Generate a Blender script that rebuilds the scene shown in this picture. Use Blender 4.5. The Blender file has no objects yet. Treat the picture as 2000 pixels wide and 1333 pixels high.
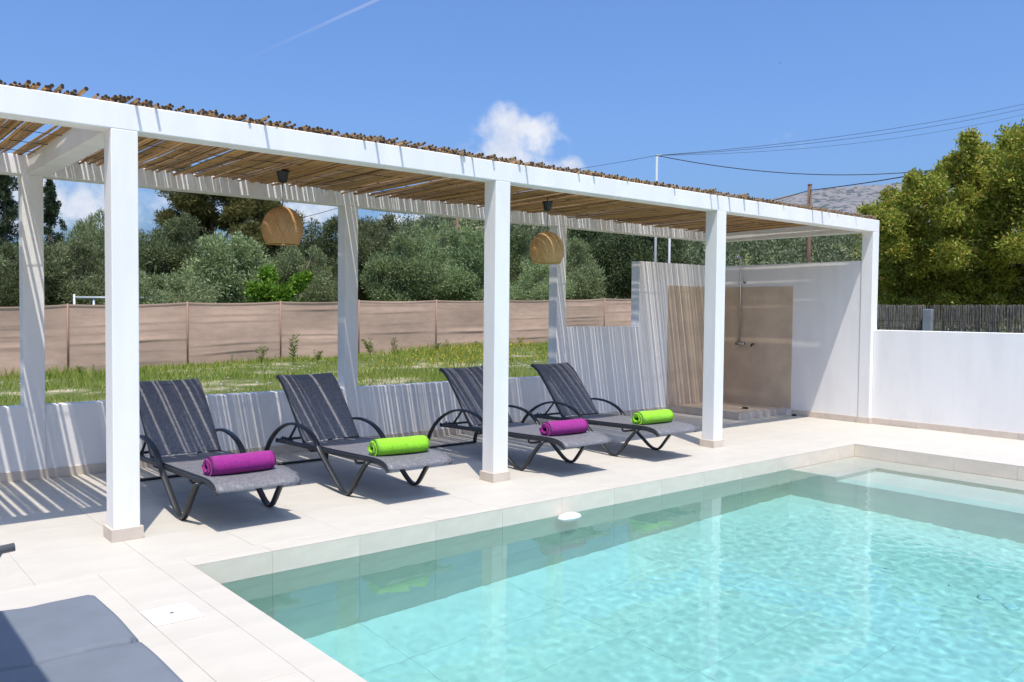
import bpy, math, random
import numpy as np
from mathutils import Vector, Matrix

random.seed(7)
rng = np.random.default_rng(11)
sc = bpy.context.scene
COL = sc.collection

# ------------------------------------------------------------------ camera
CAM = np.array([-1.4837, -5.6124, 1.4656])
YAW, PITCH, ROLL, FPX = 0.6981, -0.0357, 0.0097, 1661.29
_f = np.array([math.sin(YAW) * math.cos(PITCH), math.cos(YAW) * math.cos(PITCH), math.sin(PITCH)])
_r = np.array([math.cos(YAW), -math.sin(YAW), 0.0])
_u = np.cross(_r, _f)
R2 = math.cos(ROLL) * _r + math.sin(ROLL) * _u
U2 = -math.sin(ROLL) * _r + math.cos(ROLL) * _u
cd = bpy.data.cameras.new('camera')
cd.sensor_width = 36.0
cd.lens = FPX * 36.0 / 2000.0
cd.clip_start = 0.05
cd.clip_end = 12000
cam = bpy.data.objects.new('camera', cd)
COL.objects.link(cam)
m = Matrix.Identity(4)
for i in range(3):
    m[i][0], m[i][1], m[i][2], m[i][3] = R2[i], U2[i], -_f[i], CAM[i]
cam.matrix_world = m
sc.camera = cam

# ------------------------------------------------------------------ sun and sky
SUND = Vector((0.180, 0.345, -1.0)).normalized()      # direction the light travels
EL = math.asin(-SUND.z)
AZ = math.atan2(-SUND.x, -SUND.y)
sun = bpy.data.lights.new('sun', 'SUN')
sun.energy = 3.7
sun.angle = math.radians(0.45)
sun.color = (1.0, 0.945, 0.865)
so = bpy.data.objects.new('sun', sun)
COL.objects.link(so)
so.rotation_euler = SUND.to_track_quat('-Z', 'Y').to_euler()
so.location = (-3, -8, 14)

w = bpy.data.worlds.new('World')
sc.world = w
w.use_nodes = True
wt = w.node_tree
wt.nodes.clear()


def nd(tree, typ, **kw):
    n = tree.nodes.new(typ)
    for k, v in kw.items():
        if k.startswith('i_'):
            n.inputs[k[2:].replace('_', ' ')].default_value = v
        else:
            setattr(n, k, v)
    return n


def wmath(op, a, b=None, c=None, tree=None, clamp=False):
    t = tree or wt
    n = t.nodes.new('ShaderNodeMath')
    n.operation = op
    n.use_clamp = clamp
    for i, v in enumerate((a, b, c)):
        if v is None:
            continue
        if isinstance(v, (int, float)):
            n.inputs[i].default_value = v
        else:
            t.links.new(v, n.inputs[i])
    return n.outputs[0]


def wdot(vec, const):
    n = wt.nodes.new('ShaderNodeVectorMath')
    n.operation = 'DOT_PRODUCT'
    wt.links.new(vec, n.inputs[0])
    n.inputs[1].default_value = tuple(const)
    return n.outputs['Value']


def smooth(v, a, b, tree=None):
    t = tree or wt
    n = t.nodes.new('ShaderNodeMapRange')
    n.interpolation_type = 'SMOOTHSTEP'
    n.inputs['From Min'].default_value = a
    n.inputs['From Max'].default_value = b
    t.links.new(v, n.inputs['Value'])
    return n.outputs['Result']


def pixdir(px, py):
    d = _f + R2 * (px - 1000) / FPX + U2 * (666.5 - py) / FPX
    return d / np.linalg.norm(d)


sky = nd(wt, 'ShaderNodeTexSky', sky_type='NISHITA', sun_disc=False, sun_elevation=EL, sun_rotation=AZ,
         altitude=50, air_density=1.0, dust_density=4.0, ozone_density=2.2)
tc = nd(wt, 'ShaderNodeTexCoord')
DIR = tc.outputs['Generated']


def wnoise(scale, detail, rough, vec=DIR, dist=0.0):
    n = nd(wt, 'ShaderNodeTexNoise')
    n.inputs['Scale'].default_value = scale
    n.inputs['Detail'].default_value = detail
    n.inputs['Roughness'].default_value = rough
    n.inputs['Distortion'].default_value = dist
    wt.links.new(vec, n.inputs['Vector'])
    return n.outputs['Fac']


n_big = wnoise(26, 9, 0.62)
n_fine = wnoise(11, 8, 0.6, dist=0.3)
dens = None


def blob(px, py, rx, ry):
    """cumulus lump in a sky direction: 1 at its heart, 0 at its rim"""
    c = pixdir(px, py)
    right = np.cross(c, (0, 0, 1.0))
    right /= np.linalg.norm(right)
    upv = np.cross(right, c)
    a = wmath('DIVIDE', wdot(DIR, right), rx / FPX)
    b = wmath('DIVIDE', wdot(DIR, upv), ry / FPX)
    q = wmath('ADD', wmath('MULTIPLY', a, a), wmath('MULTIPLY', b, b))
    front = wmath('GREATER_THAN', wdot(DIR, c), 0.5)
    return wmath('MULTIPLY', wmath('SUBTRACT', 1.0, q), front, clamp=True)


for (px, py, rx, ry, k) in ((985, 265, 84, 70, 1.0), (1050, 275, 72, 60, 0.85), (1005, 320, 110, 56, .95), (1080, 330, 75, 36, 0.8), (930, 305, 60, 40, .6),
                            (1580, 275, 75, 26, 0.22), (190, 400, 190, 70, .8), (330, 395, 150, 65, .75), (60, 380, 120, 70, 0.7), (600, 410, 90, 40, 1.0),
                            (800, 435, 120, 35, 1.0), (-150, 400, 200, 80, 0.9), (-500, 420, 260, 80, 0.9)):
    b = wmath('MULTIPLY', blob(px, py, rx, ry), k)
    dens = b if dens is None else wmath('MAXIMUM', dens, b)
# the same fair-weather cloud bank runs on round the horizon
sep = nd(wt, 'ShaderNodeSeparateXYZ')
wt.links.new(DIR, sep.inputs[0])
elev = sep.outputs['Z']
nwide = wnoise(3.4, 6, 0.55)
away = wmath('LESS_THAN', wdot(DIR, _f), 0.72)
bank = wmath('MULTIPLY', smooth(nwide, 0.5, 0.68), wmath('MULTIPLY', smooth(elev, 0.02, 0.08), wmath('SUBTRACT', 1.0, smooth(elev, 0.16, 0.34))))
bank = wmath('MULTIPLY', bank, away)
dens = wmath('MAXIMUM', dens, bank)
edge = wmath('ADD', dens, wmath('MULTIPLY', wmath('SUBTRACT', n_big, 0.56), 2.2))
cl = wmath('MULTIPLY', smooth(edge, 0.08, 1.0), smooth(dens, 0.0, 0.22))
# contrail
d1, d2 = pixdir(440, 135), pixdir(745, -4)
nn = np.cross(d1, d2)
nn /= np.linalg.norm(nn)
along = d2 - d1
La = np.linalg.norm(along)
along /= La
off = wmath('ABSOLUTE', wdot(DIR, nn))
s = wmath('SUBTRACT', wdot(DIR, along), float(d1 @ along))
trail = wmath('MULTIPLY', wmath('SUBTRACT', 1.0, smooth(off, 0.0003, 0.0026)), smooth(s, 0.0, La * 1.3))
trail = wmath('MULTIPLY', trail, wmath('MULTIPLY', wmath('GREATER_THAN', wdot(DIR, d1), 0.6), 0.26))
cl = wmath('MAXIMUM', wmath('MULTIPLY', cl, 0.92), trail)
# lit tops, greyer flat undersides
shade = smooth(n_fine, 0.3, 0.62)
cmix = nd(wt, 'ShaderNodeMix', data_type='RGBA')
cmix.inputs[6].default_value = (3.7, 4.2, 5.2, 1)
cmix.inputs[7].default_value = (5.4, 5.5, 5.8, 1)
wt.links.new(shade, cmix.inputs[0])
mix = nd(wt, 'ShaderNodeMix', data_type='RGBA')
wt.links.new(cl, mix.inputs[0])
skt = nd(wt, 'ShaderNodeMix', data_type='RGBA', blend_type='MULTIPLY')
skt.inputs[0].default_value = 1.0
skt.inputs[7].default_value = (0.68, 0.93, 1.32, 1)
wt.links.new(sky.outputs[0], skt.inputs[6])
wt.links.new(skt.outputs[2], mix.inputs[6])
wt.links.new(cmix.outputs[2], mix.inputs[7])
bg = nd(wt, 'ShaderNodeBackground')
bg.inputs['Strength'].default_value = 0.125
wt.links.new(mix.outputs[2], bg.inputs['Color'])
wo = nd(wt, 'ShaderNodeOutputWorld')
wt.links.new(bg.outputs[0], wo.inputs['Surface'])

sc.view_settings.view_transform = 'Standard'
sc.view_settings.look = 'None'
sc.view_settings.exposure = 0.42
sc.view_settings.gamma = 1.0
sc.view_settings.use_curve_mapping = False
sc.cycles.use_denoising = True
sc.cycles.max_bounces = 10
sc.cycles.transparent_max_bounces = 12
sc.cycles.transmission_bounces = 8
sc.cycles.caustics_reflective = False
sc.cycles.caustics_refractive = True
sc.cycles.blur_glossy = 0.5
sc.cycles.sample_clamp_indirect = 4.0


def at(px, py, d):
    """world point seen at a photograph pixel, d metres in front of the lens"""
    return CAM + _f * d + R2 * (px - 1000) / FPX * d + U2 * (666.5 - py) / FPX * d


# ------------------------------------------------------------------ materials
MATS = {}


def mat(name, base, rough=0.6, var=0.0, scale=4.0, bump=0.0, bscale=120.0, metallic=0.0, spec=0.5, second=None, stretch=None,
        detail=4.0, island=0.0, coat=0.0):
    mt = bpy.data.materials.new(name)
    mt.use_nodes = True
    t = mt.node_tree
    p = t.nodes['Principled BSDF']
    p.inputs['Roughness'].default_value = rough
    p.inputs['Metallic'].default_value = metallic
    p.inputs['Specular IOR Level'].default_value = spec
    if coat:
        p.inputs['Coat Weight'].default_value = coat
    tcn = nd(t, 'ShaderNodeTexCoord')
    mp = nd(t, 'ShaderNodeMapping')
    t.links.new(tcn.outputs['Object'], mp.inputs[0])
    if stretch:
        mp.inputs['Scale'].default_value = stretch
    col = None
    if var or second:
        n1 = nd(t, 'ShaderNodeTexNoise')
        n1.inputs['Scale'].default_value = scale
        n1.inputs['Detail'].default_value = detail
        n1.inputs['Roughness'].default_value = 0.6
        t.links.new(mp.outputs[0], n1.inputs['Vector'])
        mx = nd(t, 'ShaderNodeMix', data_type='RGBA')
        a = second if second else tuple(c * (1 - var) for c in base)
        b = base if second else tuple(min(1, c * (1 + var)) for c in base)
        mx.inputs[6].default_value = (*a, 1)
        mx.inputs[7].default_value = (*b, 1)
        t.links.new(smooth(n1.outputs['Fac'], 0.34, 0.66, t), mx.inputs[0])
        col = mx.outputs[2]
    if island:
        g = nd(t, 'ShaderNodeObjectInfo')
        hs = nd(t, 'ShaderNodeHueSaturation')
        if col is not None:
            t.links.new(col, hs.inputs['Color'])
        else:
            hs.inputs['Color'].default_value = (*base, 1)
        t.links.new(wmath('MULTIPLY_ADD', g.outputs['Random'], island * 2, 1 - island, tree=t), hs.inputs['Value'])
        col = hs.outputs[0]
    if col is not None:
        t.links.new(col, p.inputs['Base Color'])
    else:
        p.inputs['Base Color'].default_value = (*base, 1)
    if bump:
        n2 = nd(t, 'ShaderNodeTexNoise')
        n2.inputs['Scale'].default_value = bscale
        n2.inputs['Detail'].default_value = 3
        t.links.new(mp.outputs[0], n2.inputs['Vector'])
        bp = nd(t, 'ShaderNodeBump')
        bp.inputs['Strength'].default_value = bump
        bp.inputs['Distance'].default_value = 0.01
        t.links.new(n2.outputs['Fac'], bp.inputs['Height'])
        t.links.new(bp.outputs[0], p.inputs['Normal'])
    MATS[name] = mt
    return mt


def leafmat(name, cols, trans=0.3, rough=0.5, treevar=0.0):
    """foliage: every leaf takes its own tone, some light passes through"""
    mt = bpy.data.materials.new(name)
    mt.use_nodes = True
    t = mt.node_tree
    p = t.nodes['Principled BSDF']
    g = nd(t, 'ShaderNodeNewGeometry')
    cr = nd(t, 'ShaderNodeValToRGB')
    el = cr.color_ramp.elements
    el[0].position = 0
    el[0].color = (*cols[0], 1)
    el[1].position = 1
    el[1].color = (*cols[-1], 1)
    for i in range(1, len(cols) - 1):
        e = el.new(i / (len(cols) - 1))
        e.color = (*cols[i], 1)
    t.links.new(g.outputs['Random Per Island'], cr.inputs[0])
    oi = nd(t, 'ShaderNodeObjectInfo')
    hs = nd(t, 'ShaderNodeHueSaturation')
    t.links.new(cr.outputs[0], hs.inputs['Color'])
    t.links.new(wmath('MULTIPLY_ADD', oi.outputs['Random'], treevar * 2, 1 - treevar, tree=t), hs.inputs['Value'])
    t.links.new(wmath('MULTIPLY_ADD', oi.outputs['Random'], .03, .485, tree=t), hs.inputs['Hue'])
    t.links.new(hs.outputs[0], p.inputs['Base Color'])
    p.inputs['Roughness'].default_value = rough
    p.inputs['Specular IOR Level'].default_value = 0.15
    tr = nd(t, 'ShaderNodeBsdfTranslucent')
    t.links.new(hs.outputs[0], tr.inputs['Color'])
    ms = nd(t, 'ShaderNodeMixShader')
    ms.inputs[0].default_value = trans
    t.links.new(p.outputs[0], ms.inputs[1])
    t.links.new(tr.outputs[0], ms.inputs[2])
    t.links.new(ms.outputs[0], t.nodes['Material Output'].inputs['Surface'])
    MATS[name] = mt
    return mt


mat('stucco', (0.81, 0.785, 0.755), 0.85, var=0.035, scale=1.6, stretch=(2.2, 2.2, .55), bump=0.10, bscale=55, spec=0.2)
mat('deck_tile', (0.508, 0.466, 0.398), 0.55, var=0.03, scale=2.6, bump=0.05, bscale=30, spec=0.35, island=0.02, stretch=(1, 2.2, 1))
mat('pool_grout', (0.60, 0.56, 0.49), 0.9)
mat('grout', (0.49, 0.45, 0.385), 0.9)
mat('skirting', (0.60, 0.51, 0.42), 0.6, var=0.06, scale=6, island=0.04)
mat('step_tile', (0.74, 0.675, 0.575), 0.45, var=0.05, scale=3)
mat('pool_floor', (0.75, 0.735, 0.66), 0.45, var=0.05, scale=3, island=0.03)
mat('pool_tile', (0.73, 0.625, 0.505), 0.45, var=0.05, scale=3, island=0.03, stretch=(1, 1, 2))
mat('brown_plaster', (0.60, 0.47, 0.345), 0.75, var=0.08, scale=3, bump=0.08, bscale=25, spec=0.3)
mat('tray_tile', (0.46, 0.40, 0.35), 0.6, var=0.06, scale=8, island=0.05)
mat('cane', (0.56, 0.33, 0.13), 0.6, second=(0.36, 0.205, 0.085), scale=5, stretch=(14, 0.7, 14), island=0.28, bump=0.3, bscale=60)
def weather_cane():
    t = MATS['cane'].node_tree
    p = t.nodes['Principled BSDF']
    src = p.inputs['Base Color'].links[0].from_socket
    g = nd(t, 'ShaderNodeNewGeometry')
    sp = nd(t, 'ShaderNodeSeparateXYZ')
    t.links.new(g.outputs['True Normal'], sp.inputs[0])
    mx = nd(t, 'ShaderNodeMix', data_type='RGBA')
    t.links.new(smooth(sp.outputs['Z'], -.1, .5, t), mx.inputs[0])
    t.links.new(src, mx.inputs[6])
    mx.inputs[7].default_value = (.17, .13, .095, 1)
    t.links.new(mx.outputs[2], p.inputs['Base Color'])


weather_cane()
mat('cane_end_shade', (0.028, 0.022, 0.017), 0.9)  # shade of the hollow cane ends, painted as a near-black colour
mat('wire', (0.03, 0.028, 0.025), 0.6)
mat('frame_metal', (0.020, 0.023, 0.027), 0.38, metallic=0.0, spec=0.6, var=0.1, scale=20)
mat('black_plastic', (0.015, 0.015, 0.016), 0.45)
mat('chrome', (0.55, 0.56, 0.57), 0.22, metallic=1.0)
mat('dark_rubber', (0.02, 0.018, 0.017), 0.7)
mat('cushion', (0.150, 0.168, 0.196), 0.75, var=0.05, scale=5, bump=0.12, bscale=350, spec=0.25)
mat('bed_frame', (0.10, 0.105, 0.115), 0.4, spec=0.5)
mat('white_plastic', (0.82, 0.83, 0.82), 0.35)
mat('hole', (0.05, 0.05, 0.05), 0.8)
mat('canvas', (0.55, 0.53, 0.48), 0.85)
mat('net', (0.53, 0.365, 0.27), 0.9, second=(0.46, 0.315, 0.235), scale=2.2, stretch=(1, 1, 4), bump=0.25, bscale=160, spec=0.1)
mat('net_seam', (0.33, 0.21, 0.165), 0.9, spec=0.1)
mat('galv', (0.42, 0.45, 0.46), 0.55, metallic=0.3, var=0.1, scale=8)
mat('pale_pole', (0.36, 0.37, 0.37), 0.6)
mat('pole_wood', (0.15, 0.085, 0.055), 0.85, var=0.25, scale=3, stretch=(8, 8, 0.6))
mat('concrete', (0.22, 0.23, 0.25), 0.9, var=0.08, scale=6)
mat('reed', (0.22, 0.195, 0.17), 0.85, second=(0.085, 0.076, 0.07), scale=9, stretch=(6, 6, 0.8), island=0.15)
mat('bark', (0.13, 0.10, 0.075), 0.95, var=0.3, scale=9, bump=0.6, bscale=25)
mat('pine_bark', (0.20, 0.115, 0.075), 0.95, var=0.3, scale=6, bump=0.6, bscale=18)
mat('stone', (0.34, 0.31, 0.26), 0.9, var=0.2, scale=6)
leafmat('olive_leaf', [(0.11, 0.14, 0.055), (0.18, 0.215, 0.088), (0.25, 0.285, 0.13), (0.33, 0.36, 0.20)], 0.34, treevar=.42)
leafmat('olive_leaf_dark', [(0.085, 0.115, 0.045), (0.14, 0.178, 0.07), (0.20, 0.24, 0.10), (0.27, 0.31, 0.155)], 0.34, treevar=.42)
leafmat('pine_needle', [(0.075, 0.082, 0.026), (0.115, 0.118, 0.036), (0.16, 0.15, 0.048), (0.21, 0.165, 0.055)], 0.3)
leafmat('cypress_leaf', [(0.028, 0.045, 0.022), (0.048, 0.070, 0.034), (0.077, 0.101, 0.048)], 0.12)
leafmat('dark_leaf', [(0.026, 0.044, 0.018), (0.049, 0.073, 0.029), (0.081, 0.104, 0.042), (0.130, 0.156, 0.065)], 0.18)
leafmat('citrus_leaf', [(0.06, 0.14, 0.012), (0.10, 0.22, 0.02), (0.16, 0.30, 0.03), (0.24, 0.34, 0.05)], 0.35)
leafmat('carob_leaf', [(0.10, 0.145, 0.02), (0.17, 0.235, 0.033), (0.26, 0.325, 0.05), (0.36, 0.40, 0.065), (0.45, 0.44, 0.085), (0.40, 0.27, 0.065)], 0.45, 0.4)
leafmat('scrub_leaf', [(0.075, 0.098, 0.05), (0.115, 0.14, 0.07), (0.16, 0.185, 0.095), (0.22, 0.235, 0.13)], 0.25)
leafmat('grass_blade', [(0.15, 0.22, 0.025), (0.23, 0.31, 0.04), (0.32, 0.37, 0.065), (0.50, 0.43, 0.18)], 0.45)
leafmat('weed_leaf', [(0.084, 0.132, 0.024), (0.144, 0.204, 0.036), (0.216, 0.264, 0.060)], 0.35)
leafmat('wicker', [(0.66, 0.44, 0.18), (0.76, 0.53, 0.24), (0.84, 0.61, 0.30)], 0.38, 0.5)
leafmat('flower', [(0.55, 0.40, 0.02), (0.62, 0.48, 0.04)], 0.2)


def sling_mat():
    mt = bpy.data.materials.new('sling')
    mt.use_nodes = True
    t = mt.node_tree
    p = t.nodes['Principled BSDF']
    tcn = nd(t, 'ShaderNodeTexCoord')
    outs = []
    for scl in ((260, 22, 22), (22, 260, 260)):
        mp = nd(t, 'ShaderNodeMapping')
        mp.inputs['Scale'].default_value = scl
        t.links.new(tcn.outputs['Object'], mp.inputs[0])
        n = nd(t, 'ShaderNodeTexNoise')
        n.inputs['Scale'].default_value = 1.0
        n.inputs['Detail'].default_value = 2
        t.links.new(mp.outputs[0], n.inputs['Vector'])
        outs.append(n.outputs['Fac'])
    v = wmath('MULTIPLY', wmath('ADD', outs[0], outs[1], tree=t), 0.5, tree=t)
    mx = nd(t, 'ShaderNodeMix', data_type='RGBA')
    mx.inputs[6].default_value = (0.115, 0.110, 0.118, 1)
    mx.inputs[7].default_value = (0.23, 0.221, 0.232, 1)
    t.links.new(smooth(v, 0.40, 0.66, t), mx.inputs[0])
    t.links.new(mx.outputs[2], p.inputs['Base Color'])
    p.inputs['Roughness'].default_value = 0.55
    p.inputs['Specular IOR Level'].default_value = 0.4
    MATS['sling'] = mt


sling_mat()


def towel_mat(name, base):
    mt = mat(name, base, 0.95, var=0.12, scale=60, bump=0.9, bscale=420, spec=0.1)
    p = mt.node_tree.nodes['Principled BSDF']
    p.inputs['Sheen Weight'].default_value = 0.15
    return mt


towel_mat('towel_green', (0.33, 0.76, 0.03))
towel_mat('towel_purple', (0.36, 0.020, 0.24))


def ground_mat():
    mt = bpy.data.materials.new('field_soil')
    mt.use_nodes = True
    t = mt.node_tree
    p = t.nodes['Principled BSDF']
    tcn = nd(t, 'ShaderNodeTexCoord')

    def nz(scale, detail=5):
        n = nd(t, 'ShaderNodeTexNoise')
        n.inputs['Scale'].default_value = scale
        n.inputs['Detail'].default_value = detail
        n.inputs['Roughness'].default_value = 0.65
        t.links.new(tcn.outputs['Object'], n.inputs['Vector'])
        return n.outputs['Fac']
    a = nd(t, 'ShaderNodeMix', data_type='RGBA')
    a.inputs[6].default_value = (0.115, 0.14, 0.04, 1)
    a.inputs[7].default_value = (0.46, 0.40, 0.30, 1)
    t.links.new(smooth(nz(0.55), 0.5, 0.66, t), a.inputs[0])
    b = nd(t, 'ShaderNodeMix', data_type='RGBA', blend_type='MULTIPLY')
    b.inputs[0].default_value = 0.8
    t.links.new(a.outputs[2], b.inputs[6])
    c = nd(t, 'ShaderNodeValToRGB')
    c.color_ramp.elements[0].color = (0.45, 0.45, 0.42, 1)
    c.color_ramp.elements[1].color = (1.25, 1.2, 1.1, 1)
    t.links.new(nz(22, 6), c.inputs[0])
    t.links.new(c.outputs[0], b.inputs[7])
    t.links.new(b.outputs[2], p.inputs['Base Color'])
    p.inputs['Roughness'].default_value = 0.95
    p.inputs['Specular IOR Level'].default_value = 0.1
    bp = nd(t, 'ShaderNodeBump')
    bp.inputs['Strength'].default_value = 0.6
    bp.inputs['Distance'].default_value = 0.05
    t.links.new(nz(14, 6), bp.inputs['Height'])
    t.links.new(bp.outputs[0], p.inputs['Normal'])
    MATS['field_soil'] = mt


ground_mat()


def mountain_mat():
    mt = bpy.data.materials.new('mountain_rock')
    mt.use_nodes = True
    t = mt.node_tree
    p = t.nodes['Principled BSDF']
    tcn = nd(t, 'ShaderNodeTexCoord')

    def nz(scale, detail=6, rough=.6):
        n = nd(t, 'ShaderNodeTexNoise')
        n.inputs['Scale'].default_value = scale
        n.inputs['Detail'].default_value = detail
        n.inputs['Roughness'].default_value = rough
        t.links.new(tcn.outputs['Object'], n.inputs['Vector'])
        return n.outputs['Fac']
    a = nd(t, 'ShaderNodeMix', data_type='RGBA')
    a.inputs[6].default_value = (0.165, 0.158, 0.165, 1)
    a.inputs[7].default_value = (0.225, 0.207, 0.20, 1)
    t.links.new(nz(0.02), a.inputs[0])
    b = nd(t, 'ShaderNodeMix', data_type='RGBA')
    t.links.new(a.outputs[2], b.inputs[6])
    b.inputs[7].default_value = (0.075, 0.088, 0.092, 1)
    spots = wmath('ADD', wmath('MULTIPLY', nz(0.075, 4), 0.7, tree=t), wmath('MULTIPLY', nz(0.012, 3), 0.3, tree=t), tree=t)
    t.links.new(smooth(spots, 0.5, 0.58, t), b.inputs[0])
    t.links.new(b.outputs[2], p.inputs['Base Color'])
    p.inputs['Roughness'].default_value = 1.0
    p.inputs['Specular IOR Level'].default_value = 0.05
    MATS['mountain_rock'] = mt


mountain_mat()


def water_mat():
    mt = bpy.data.materials.new('pool_water')
    mt.use_nodes = True
    t = mt.node_tree
    t.nodes.clear()
    g = nd(t, 'ShaderNodeBsdfRefraction')
    g.inputs['IOR'].default_value = 1.333
    g.inputs['Roughness'].default_value = 0.0
    # deep water is turquoise, the film over the entry steps is almost clear
    at_ = nd(t, 'ShaderNodeAttribute', attribute_name='depth')
    cm = nd(t, 'ShaderNodeMix', data_type='RGBA')
    cm.inputs[6].default_value = (0.965, 0.99, 0.985, 1)
    cm.inputs[7].default_value = (0.625, 0.962, 0.968, 1)
    t.links.new(at_.outputs['Fac'], cm.inputs[0])
    t.links.new(cm.outputs[2], g.inputs['Color'])
    gl = nd(t, 'ShaderNodeBsdfGlossy')
    gl.inputs['Roughness'].default_value = 0.0
    fr = nd(t, 'ShaderNodeFresnel')
    fr.inputs['IOR'].default_value = 1.333
    ms = nd(t, 'ShaderNodeMixShader')
    t.links.new(fr.outputs[0], ms.inputs[0])
    t.links.new(g.outputs[0], ms.inputs[1])
    t.links.new(gl.outputs[0], ms.inputs[2])
    o = nd(t, 'ShaderNodeOutputMaterial')
    t.links.new(ms.outputs[0], o.inputs['Surface'])
    MATS['pool_water'] = mt


water_mat()


# ------------------------------------------------------------------ mesh helpers
class MB:
    def __init__(self):
        self.v, self.f = [], []

    def add(self, vs, fs):
        o = len(self.v)
        self.v += [tuple(p) for p in vs]
        self.f += [tuple(i + o for i in q) for q in fs]
        return self

    def box(self, x0, x1, y0, y1, z0, z1):
        vs = [(x, y, z) for z in (z0, z1) for y in (y0, y1) for x in (x0, x1)]
        return self.add(vs, [(0, 2, 3, 1), (4, 5, 7, 6), (0, 1, 5, 4), (1, 3, 7, 5), (3, 2, 6, 7), (2, 0, 4, 6)])

    def tube(self, path, r, n=8, cap=True, flat=None, up=(0, 0, 1)):
        """round tube, or a flat oval/strap with flat=(half width, half thickness)"""
        P = [np.array(p, float) for p in path]
        rs = r if hasattr(r, '__len__') else [r] * len(P)
        vs, fs = [], []
        prev = None
        for i, p in enumerate(P):
            d = P[min(i + 1, len(P) - 1)] - P[max(i - 1, 0)]
            d /= np.linalg.norm(d) + 1e-12
            if prev is None:
                a = np.cross(d, up)
                if np.linalg.norm(a) < 1e-4:
                    a = np.cross(d, (1, 0, 0))
            else:
                a = prev - d * (prev @ d)
            a /= np.linalg.norm(a)
            prev = a
            b = np.cross(a, d)
            for k in range(n):
                t = 2 * math.pi * (k + .5) / n
                if flat:
                    ct, st = math.cos(t), math.sin(t)
                    e = 0.45
                    vs.append(p + a * flat[0] * math.copysign(abs(ct) ** e, ct) + b * flat[1] * math.copysign(abs(st) ** e, st))
                else:
                    vs.append(p + (a * math.cos(t) + b * math.sin(t)) * rs[i])
        for i in range(len(P) - 1):
            for k in range(n):
                k2 = (k + 1) % n
                fs.append((i * n + k, i * n + k2, (i + 1) * n + k2, (i + 1) * n + k))
        if cap:
            fs.append(tuple(range(n))[::-1])
            fs.append(tuple(range((len(P) - 1) * n, len(P) * n)))
        return self.add(vs, fs)

    def lathe(self, prof, n=20, c=(0, 0, 0)):
        vs = [(c[0] + r * math.cos(2 * math.pi * k / n), c[1] + r * math.sin(2 * math.pi * k / n), c[2] + z) for r, z in prof for k in range(n)]
        fs = [(i * n + k, i * n + (k + 1) % n, (i + 1) * n + (k + 1) % n, (i + 1) * n + k) for i in range(len(prof) - 1) for k in range(n)]
        return self.add(vs, fs)

    def mesh(self, name, material, smooth_=False):
        me = bpy.data.meshes.new(name)
        me.from_pydata(self.v, [], self.f)
        if smooth_:
            me.polygons.foreach_set('use_smooth', [True] * len(me.polygons))
        me.materials.append(MATS[material])
        me.update()
        return me

    def build(self, name, material, parent=None, smooth_=False, bevel=0.0):
        return link(name, self.mesh(name, material, smooth_), parent, bevel=bevel)


def link(name, me, parent=None, loc=None, bevel=0.0):
    o = bpy.data.objects.new(name, me)
    COL.objects.link(o)
    if parent is not None:
        o.parent = parent
    if loc is not None:
        o.location = loc
    if bevel:
        b = o.modifiers.new('bevel', 'BEVEL')
        b.width = bevel
        b.segments = 2
        b.limit_method = 'ANGLE'
    return o


def tag(o, label=None, cat=None, group=None, kind=None):
    if label:
        o['label'] = label
    if cat:
        o['category'] = cat
    if group:
        o['group'] = group
    if kind:
        o['kind'] = kind
    return o


def thing(name, label, cat, loc=(0, 0, 0), rz=0.0, group=None):
    o = bpy.data.objects.new(name, None)
    o.empty_display_size = 0.1
    COL.objects.link(o)
    o.location = tuple(loc)
    o.rotation_euler = (0, 0, rz)
    return tag(o, label, cat, group)


def copy_tree(o, parent=None):
    c = o.copy()
    COL.objects.link(c)
    c.parent = parent
    for ch in list(o.children):
        copy_tree(ch, c)
    return c


def npmesh(name, V, F, material, smooth_=False):
    """fast mesh from arrays; every face has the same number of corners"""
    me = bpy.data.meshes.new(name)
    V = np.asarray(V, np.float32)
    F = np.asarray(F, np.int32)
    k = F.shape[1]
    me.vertices.add(len(V))
    me.vertices.foreach_set('co', V.ravel())
    me.loops.add(F.size)
    me.loops.foreach_set('vertex_index', F.ravel())
    me.polygons.add(len(F))
    me.polygons.foreach_set('loop_start', np.arange(0, F.size, k, dtype=np.int32))
    if smooth_:
        me.polygons.foreach_set('use_smooth', np.ones(len(F), bool))
    me.update(calc_edges=True)
    me.materials.append(MATS[material])
    return me


# ------------------------------------------------------------------ measured layout (metres)
W, WY = 0.16, 0.157                    # column section
COLX = (-3.03, 0.0, 3.033, 6.086, 9.473)
BACKX = (-3.05, -0.044, 2.967, 6.044)
H, HB, D = 2.722, 0.162, 2.4745
UN = H - HB
HP, PP = 0.0785, 0.0155                # skirting height and projection
LOW, SILL, HI = 0.62, 1.259, 2.184
WX2 = 7.648                            # right jamb of the wall opening
SX = 9.4784                            # face of the shower side wall
PX0, PX1, PY0, PYN = 0.2144, 7.623, -0.789, -5.2
WZ = -0.137
FLOORZ = -1.35
DX0, DY0 = -3.55, -6.03

# ------------------------------------------------------------------ ground
F0, F1 = at(0, 738, 17.6), at(1050, 672, 29.0)
Apl = np.array([[F0[0], F0[1], 1], [F1[0], F1[1], 1], [5.0, 2.6, 1]])
PL = np.linalg.solve(Apl, np.array([F0[2], F1[2], 0.22]))


def lumps(x, y, k):
    return (np.sin(x * k + 1.3) * np.cos(y * k * .83 + .4) + .5 * np.sin(x * k * 2.3 + y * k * 1.7) + .3 * np.sin(x * k * 4.1 - y * k * 3.3 + 2)) / 1.8


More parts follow.
